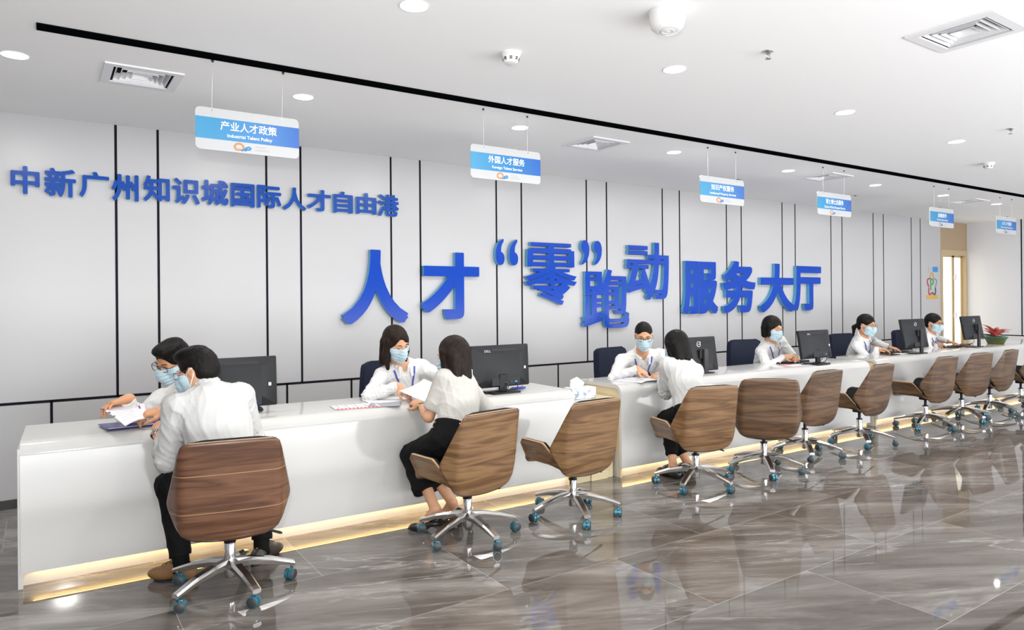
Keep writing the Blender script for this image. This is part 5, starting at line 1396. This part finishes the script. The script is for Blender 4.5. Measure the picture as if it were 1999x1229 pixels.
    if st in ('short', 'crop'):
        v = 0.010 if st == 'short' else 0.004
        Hf.ell(P(0, -0.016, 0.040), E_(0.074 + v, 0.091 + v, 0.084 + v * 1.2), A, 0.0)
        Hf.ell(P(0, -0.055, -0.005), E_(0.064 + v * .6, 0.050 + v, 0.070), A, 0.03)
        if st == 'short':
            Hf.ell(P(0.0, 0.045, 0.098), E_(0.062, 0.060, 0.034), A, 0.025); Hf.ell(P(-0.02, 0.0, 0.112), E_(0.055, 0.075, 0.026), A, 0.025)
        Hf.ell(P(0, 0.118, -0.030), E_(0.082, 0.092, 0.098 if st == 'short' else 0.110), A, 0.012, 'sub')
        for q in (-1, 1):
            Hf.ell(P(q * 0.085, 0.0, -0.016), E_(0.030, 0.030, 0.040), A, 0.012, 'sub')
            if st == 'crop': Hf.ell(P(q * 0.09, 0.045, 0.00), E_(0.03, 0.05, 0.06), A, 0.012, 'sub')
        Hf.cut(P(0, -0.06, -0.062), -A[:, 2] + A[:, 1] * 0.25, 0.012)
    else:
        Hf.ell(P(0, -0.016, 0.040), E_(0.086, 0.101, 0.093), A, 0.0)
        if st == 'long':
            for q in (-1, 1):
                Hf.cone(P(q * 0.070, 0.005, 0.03), P(q * 0.080, 0.010, -0.07), 0.030, 0.030, 0.02); Hf.cone(P(q * 0.080, 0.012, -0.07), P(q * 0.074, 0.035, -0.165), 0.030, 0.014, 0.02)
                Hf.cone(P(q * 0.050, -0.05, 0.0), P(q * 0.060, -0.05, -0.15), 0.045, 0.030, 0.02)
            Hf.cone(P(0, -0.06, 0), P(0, -0.075, -0.15), 0.055, 0.040, 0.02)
            Hf.ell(P(0.012, 0.110, -0.045), E_(0.053, 0.090, 0.120), A, 0.012, 'sub')
        elif st in ('bob', 'bob_thick'):
            L_ = S.get('hair_len', 0.10); w_ = 0.012 if st == 'bob_thick' else 0.0
            for q in (-1, 1):
                Hf.cone(P(q * 0.066, 0.015, 0.03), P(q * (0.072 + w_), 0.025, -L_), 0.028 + w_ * .6, 0.022, 0.02); Hf.cone(P(q * 0.055, -0.045, 0.0), P(q * (0.056 + w_), -0.035, -L_ - 0.01), 0.045 + w_ * .5, 0.036, 0.02)
            Hf.cone(P(0, -0.065, 0.01), P(0, -0.060, -L_ - 0.015), 0.055 + w_ * .5, 0.040, 0.025)
            Hf.ell(P(0, 0.118, -0.040), E_(0.062, 0.085, 0.105), A, 0.012, 'sub')
        elif st == 'pony':
            Hf.ell(P(0, -0.05, -0.01), E_(0.066, 0.056, 0.07), A, 0.02)
            Hf.cone(P(0, -0.105, -0.015), P(0, -0.135, -0.055), 0.016, 0.026, 0.012); Hf.cone(P(0, -0.135, -0.055), P(0.0, -0.125, -0.15), 0.026, 0.012, 0.012)
            Hf.ell(P(0, 0.112, -0.040), E_(0.072, 0.088, 0.108), A, 0.012, 'sub')
            for q in (-1, 1): Hf.ell(P(q * 0.086, 0.01, -0.04), E_(0.03, 0.045, 0.06), A, 0.012, 'sub')
            Hf.cut(P(0, -0.02, -0.075), nrm(-A[:, 2] + A[:, 1] * 1.2), 0.01)
    Hf.folds(0.003, 110, S.get('seed', 1) + 40)
    hair = link_mesh('hair', Hf.mesh('hair'), M[S.get('hair_mat', 'hair')], t)
    if st == 'pony':
        bm = bmesh.new(); c_ = P(0, -0.108, -0.018); d_ = nrm(A @ np.array([0, -0.6, -0.8])); a_, b_ = (np.array(x) for x in ortho(Vector(d_)))
        tube(bm, [c_ + (a_ * math.cos(x) + b_ * math.sin(x)) * 0.018 for x in np.linspace(0, 2 * math.pi, 14)[:-1]], 0.005, 6, closed=True); obj('hair_tie', bm, M['blk_plastic'], hair)

    # ---------------- face
    for q in (-1, 1):
        bm = bmesh.new(); bmesh.ops.create_uvsphere(bm, u_segments=14, v_segments=10, radius=1.0, matrix=Matrix.Translation(P(q * 0.031, 0.0815, 0.0045)) @ Matrix([list(x) for x in A]).to_4x4() @ Matrix.Diagonal((0.0125, 0.005, 0.0036, 1))); obj('eye', bm, M['eye'], t, smooth=True)
        bm = bmesh.new(); tube(bm, [P(q * x, y, z) for x, y, z in ((0.015, 0.0925, 0.0265), (0.030, 0.0905, 0.0310), (0.047, 0.0780, 0.0285))], [0.0025, 0.0032, 0.0018], 6); obj('eyebrow', bm, M['hair'], t, smooth=True)
    bm = bmesh.new(); tube(bm, [P(x, y, -0.063) for x, y in ((-0.02, 0.088), (-0.008, 0.096), (0.008, 0.096), (0.02, 0.088))], [0.002, 0.005, 0.005, 0.002], 8); obj('mouth', bm, M['lips'], t, smooth=True)
    if S.get('mask', True):
        Mf = Field(hc - 0.2, hc + 0.2, 0.0035)
        head_field(Mf, hc, A, hs, ears=False)
        Mf.cone(P(0, 0.094, 0.0), P(0, 0.103, -0.05), 0.014, 0.013, 0.03); Mf.cone(P(0, 0.103, -0.05), P(0, 0.082, -0.10), 0.013, 0.012, 0.03)
        Mf.d -= 0.006
        # ripples of the pleats
        sl, gg = Mf.box(Mf.lo, Mf.lo + Mf.h * (Mf.n - 1)); zz = sum((gg[i] - hc[i]) * A[i, 2] for i in range(3)) / hs
        Mf.d += (0.0012 * np.sin(zz * 260)).astype(np.float32)
        Bx = Field(Mf.lo, Mf.lo + Mf.h * (Mf.n - 1.5), Mf.h)
        Bx.box_(P(0, 0.085, -0.058), E_(0.078, 0.062, 0.056), A, 0.018 * hs, 0.0)
        if Bx.d.shape != Mf.d.shape: Bx.d = np.resize(Bx.d, Mf.d.shape)
        Mf.d = np.maximum(Mf.d, Bx.d)
        mk = link_mesh('face_mask', Mf.mesh('face_mask'), M['mask'], t)
        bm = bmesh.new()
        for q in (-1, 1) if st in ('short', 'crop', 'pony') else ():
            tube(bm, [P(q * 0.066, 0.032, -0.020), P(q * 0.079, 0.0, 0.012), P(q * 0.081, -0.022, 0.018)], 0.0022, 6); tube(bm, [P(q * 0.060, 0.034, -0.098), P(q * 0.078, -0.004, -0.045), P(q * 0.081, -0.024, -0.012)], 0.0022, 6)
        if len(bm.verts): obj('ear_loop', bm, M['mask_white'], mk)
        else: bm.free()
    if S.get('specs'):
        gm = M[S['specs']]; r0 = 0.0019 if S['specs'] == 'glasses' else 0.0013
        bm = bmesh.new()
        for q in (-1, 1):
            tube(bm, [P(q * 0.034 + x, 0.104 - 0.25 * abs(q * 0.034 + x) * 0.3, 0.004 + z) for x, z in rrect(0.050, 0.036, 0.013, 4)], r0, 6, closed=True)
            tube(bm, [P(q * 0.060, 0.097, 0.012), P(q * 0.074, 0.085, 0.013), P(q * 0.080, -0.012, 0.014), P(q * 0.077, -0.03, 0.0)], r0, 6)
        tube(bm, [P(-0.010, 0.102, 0.008), P(0, 0.106, 0.011), P(0.010, 0.102, 0.008)], r0, 6)
        obj('glasses', bm, gm, t)

    # ---------------- lanyard
    if S.get('lanyard', False):
        for q in (-1, 1):
            bm = bmesh.new(); pts_ = []
            for k in range(19):
                u_ = k / 18; side = q * (0.075 * (1 - u_) ** 0.8 + 0.006)
                p0 = neck + tr * side - tu * (0.0 + 0.245 * u_)
                pts_.append(C_.surf(p0, tf, 0.0, 0.165) + tf * 0.008)
            tube(bm, pts_, 0.0065, 8, flat=0.25, up=tf); obj('lanyard', bm, M['lanyard'], t)
        p0 = C_.surf(neck - tu * 0.29, tf, 0.0, 0.165) + tf * 0.006
        bm = bmesh.new(); bx(bm, (-0.028, -0.002, -0.04), (0.028, 0.002, 0.04)); bmesh.ops.transform(bm, matrix=Matrix.Translation(p0) @ Matrix([list(x) for x in T]).to_4x4(), verts=bm.verts[:]); obj('name_badge', bm, M['badge'], t)
    # stand the empty at the figure's base
    bpy.context.view_layer.update()
    t.location = tuple(base)
    inv = Matrix.Translation(-Vector(base))
    for ch_ in t.children: ch_.matrix_parent_inverse = inv
    return t
DOWN = (0, 0, 1)
person(dict(label='visitor man seen from behind in a white shirt on the nearest walnut chair', socks=1, shoulder=0.165, hip=(0.80, 3.76, 0.545), neck=(0.728, 3.955, 0.985), chest=(-0.15, 1, 0), head=(0.685, 4.005, 1.08), face=(-0.78, 0.62, -0.28), head_up=(-0.15, 0.25, 1),
    wristL=(0.515, 4.175, 0.75), poleL=(-0.02, -0.55, -0.85), wristR=(0.92, 4.27, 0.785), poleR=(0.35, -0.35, -0.9),
    handL=dict(d=(0.1, 0.75, 0.35), n=(-0.6, -0.2, 0.6), curl=0.55), handR=dict(d=(-0.3, 0.9, -0.05), n=(0, 0, 1), curl=0.3),
    ankleL=(0.60, 4.00, 0.095), footL=(-0.75, 0.55, 0), kpoleL=(-0.35, 0.95, 0.7), ankleR=(1.01, 4.02, 0.095), footR=(0.75, 0.6, 0), kpoleR=(0.4, 0.9, 0.8),
    shirt='shirt_visitor', hair='short', specs='glasses_thin', shoeL='brown_leather', shoeR='dark_shoe', sleeve=0.90, sleeveL=0.66, sleeve_bulk=1.16, seed=3, watch=[('L', 0.012, 'chrome', 0.0)], skin='skin', bulk=1.04))
person(dict(label='staff man in glasses leaning over the nearest counter, showing a leaflet', hip=(1.0, 5.02, 0.55), neck=(0.755, 4.735, 0.93), chest=(-0.5, -0.85, 0), head=(0.652, 4.605, 1.10), face=(-0.80, -0.50, -0.42), head_up=(-0.2, -0.3, 1),
    wristR=(0.395, 4.45, 0.912), poleR=(-0.1, 0.3, -1), wristL=(0.575, 4.42, 0.835), poleL=(0.8, 0.1, -0.2),
    handR=dict(d=(-0.83, -0.2, -0.16), n=(-0.1, 0.2, 0.95), curl=0.5), handL=dict(d=(-0.95, 0.05, -0.10), n=(-0.1, -0.35, 0.9), curl=0.62, spread=0.2),
    ankleL=(1.05, 4.95, 0.095), footL=(0, -1, 0), ankleR=(0.85, 4.98, 0.095), footR=(-0.2, -1, 0),
    hair='short', specs='glasses', lanyard=True, seed=5, sleeve=0.72, sleeveR=0.94, watch=[('L', 0.035, 'grey_plastic', 0.3)], skin='skin_warm'))
person(dict(label='staff woman with long brown hair facing the woman in black culottes', female=True, scale=0.93, hip=(2.33, 5.02, 0.55), neck=(2.245, 4.83, 0.975), chest=(-0.10, -1, 0), head=(2.165, 4.745, 1.135), face=(0.22, -0.92, -0.38), head_up=(-0.12, -0.15, 1), head_sc=1.04,
    wristR=(2.095, 4.555, 0.845), poleR=(-0.75, 0.45, -0.35), wristL=(2.47, 4.50, 0.85), poleL=(0.9, 0.3, -0.35), sh_drop=0.05,
    handR=dict(d=(0.55, -0.55, -0.62), n=(-0.1, -0.35, 0.9), curl=0.30), handL=dict(d=(-0.2, -0.9, -0.05), n=(0.5, 0, 0.8), curl=0.6),
    ankleL=(2.40, 4.90, 0.095), footL=(0, -1, 0), ankleR=(2.22, 4.90, 0.095), footR=(0, -1, 0),
    hair='long', hair_mat='hair_brown', lanyard=True, vneck=0.05, seed=8, sleeve=0.94, skin='skin'))
person(dict(label='visitor woman seen from behind in a short sleeved white top and black culottes', female=True, scale=0.95, hip=(2.115, 3.815, 0.545), neck=(2.270, 3.955, 0.945), chest=(-0.28, 0.95, 0), head=(2.222, 3.985, 1.085), face=(-0.45, 0.86, -0.22), head_sc=1.04, shoulder=0.155,
    wristL=(2.085, 4.185, 0.752), poleL=(-0.4, -0.5, -0.8), wristR=(2.42, 4.20, 0.775), poleR=(0.7, -0.4, -0.6), sh_drop=0.055,
    handL=dict(d=(-0.10, 0.90, 0.22), n=(-0.45, -0.15, 0.8), curl=0.62), handR=dict(d=(-0.25, 0.95, 0.0), n=(0.2, 0, 1), curl=0.5),
    ankleL=(2.055, 3.93, 0.135), footL=(-0.55, 0.40, 0), kpoleL=(-0.12, 1.0, 0.05), ankleR=(2.21, 3.99, 0.135), footR=(-0.3, 0.55, 0), kpoleR=(-0.3, 1.0, 0.1), heel=1,
    hair='bob_thick', hair_len=0.145, hair_mat='hair_brown', shirt='blouse', sleeve=0, seed=12, collar=True, wide=1.12, hem=0.66, hem_r=0.092, high_waist=0.135, trouser_name='culottes', buttons=[(0.11, 0.25, -1.0), (0.075, 0.25, -1.0)], watch=[('L', 0.02, 'watch_gold', -0.8)], bulk=1.02))
person(dict(label='staff man with cropped hair and black glasses pointing at printed sheets', hip=(4.80, 4.98, 0.55), neck=(4.575, 4.66, 0.955), chest=(-0.45, -0.85, 0), head=(4.470, 4.525, 1.115), face=(-0.60, -0.74, -0.30), head_up=(-0.1, -0.12, 1),
    wristR=(4.335, 4.46, 0.835), poleR=(-0.6, 0.6, -0.5), wristL=(4.56, 4.36, 0.80), poleL=(0.9, 0.1, -0.4),
    handR=dict(d=(0.25, -0.75, -0.38), n=(0.0, -0.25, 0.9), curl=0.45, fingers=(0.12, 0.6, 0.75, 0.8)), handL=dict(d=(-0.8, -0.3, -0.05), n=(0, 0, 1), curl=0.35),
    ankleL=(4.85, 4.85, 0.095), footL=(0, -1, 0), ankleR=(4.66, 4.90, 0.095), footR=(-0.2, -1, 0),
    hair='crop', specs='glasses', lanyard=True, vneck=0.04, seed=15, sleeve=0.94, skin='skin'))
person(dict(label='visitor woman with a straight black bob seen from behind in a long sleeved white shirt', female=True, scale=0.96, hip=(4.225, 3.75, 0.545), neck=(4.330, 3.945, 0.935), chest=(0.08, 1, 0), head=(4.305, 3.985, 1.06), face=(-0.05, 0.93, -0.38), head_sc=1.02, shoulder=0.160,
    wristL=(4.37, 4.225, 0.785), poleL=(-0.30, -0.5, -1.0), wristR=(4.50, 4.30, 0.795), poleR=(0.6, -0.4, -0.8),
    handL=dict(d=(0.25, 0.9, -0.05), n=(0, 0, 1), curl=0.3), handR=dict(d=(-0.25, 0.9, -0.05), n=(0, 0, 1), curl=0.3),
    ankleL=(4.22, 3.95, 0.10), footL=(0.0, 1, 0), kpoleL=(0.5, 0.9, 0.4), ankleR=(4.37, 3.93, 0.10), footR=(0.1, 1, 0), shoeL='leather', shoeR='olive_leather',
    shirt='shirt_visitor', hair='bob', hair_len=0.10, seed=18, sleeve=0.94, sleeve_bulk=1.22, bulk=1.02, hem=0.78, hem_r=0.05))
person(dict(label='staff woman with short black hair and hands clasped on the middle counter', female=True, scale=0.95, h=0.006, hip=(6.76, 4.97, 0.55), neck=(6.59, 4.74, 0.975), chest=(-0.10, -1, 0), head=(6.515, 4.66, 1.12), face=(-0.02, -0.96, -0.22), head_sc=1.06,
    wristR=(6.545, 4.55, 0.82), poleR=(-0.9, 0.3, -0.5), wristL=(6.665, 4.50, 0.82), poleL=(0.9, 0.3, -0.5),
    handR=dict(d=(0.55, -0.6, 0.05), n=(-0.5, -0.3, 0.7), curl=0.62), handL=dict(d=(-0.55, -0.6, 0.05), n=(0.5, -0.3, 0.7), curl=0.62),
    ankleL=(6.86, 4.88, 0.095), footL=(0, -1, 0), ankleR=(6.68, 4.88, 0.095), footR=(0, -1, 0),
    hair='bob', hair_len=0.06, lanyard=True, vneck=0.05, seed=21, sleeve=0.94))
person(dict(label='staff woman with a low ponytail and glasses typing before the ring marked monitor', female=True, scale=0.95, h=0.006, hip=(8.62, 4.98, 0.55), neck=(8.40, 4.73, 0.965), chest=(0.02, -1, 0), head=(8.385, 4.67, 1.105), face=(0.06, -0.96, -0.20), head_sc=1.04,
    wristR=(8.50, 4.60, 0.82), poleR=(-0.9, 0.3, -0.4), wristL=(8.78, 4.60, 0.82), poleL=(0.9, 0.3, -0.4),
    handR=dict(d=(0.35, -0.9, -0.12), n=(0, -0.15, 1), curl=0.3), handL=dict(d=(-0.1, -0.9, -0.12), n=(0, -0.15, 1), curl=0.3),
    ankleL=(8.7, 4.88, 0.095), footL=(0, -1, 0), ankleR=(8.5, 4.88, 0.095), footR=(0, -1, 0),
    hair='pony', specs='glasses_thin', lanyard=True, vneck=0.05, seed=24, sleeve=0.94, skin='skin_warm'))
person(dict(label='farthest staff woman with a ponytail, her hand on a mouse beside the lit door', female=True, scale=0.95, h=0.006, hip=(10.28, 4.98, 0.55), neck=(10.12, 4.74, 0.945), chest=(0.0, -1, 0), head=(10.105, 4.69, 1.085), face=(0.0, -0.97, -0.16), head_sc=1.04,
    wristR=(10.13, 4.66, 0.80), poleR=(-0.9, 0.3, -0.4), wristL=(10.45, 4.66, 0.82), poleL=(0.9, 0.3, -0.4),
    handR=dict(d=(0.1, -0.95, -0.08), n=(0, 0, 1), curl=0.35), handL=dict(d=(-0.1, -0.9, -0.1), n=(0, 0, 1), curl=0.3),
    ankleL=(10.4, 4.88, 0.095), footL=(0, -1, 0), ankleR=(10.2, 4.88, 0.095), footR=(0, -1, 0),
    hair='pony', specs='glasses', lanyard=True, vneck=0.05, seed=27, sleeve=0.94, skin='skin_warm'))
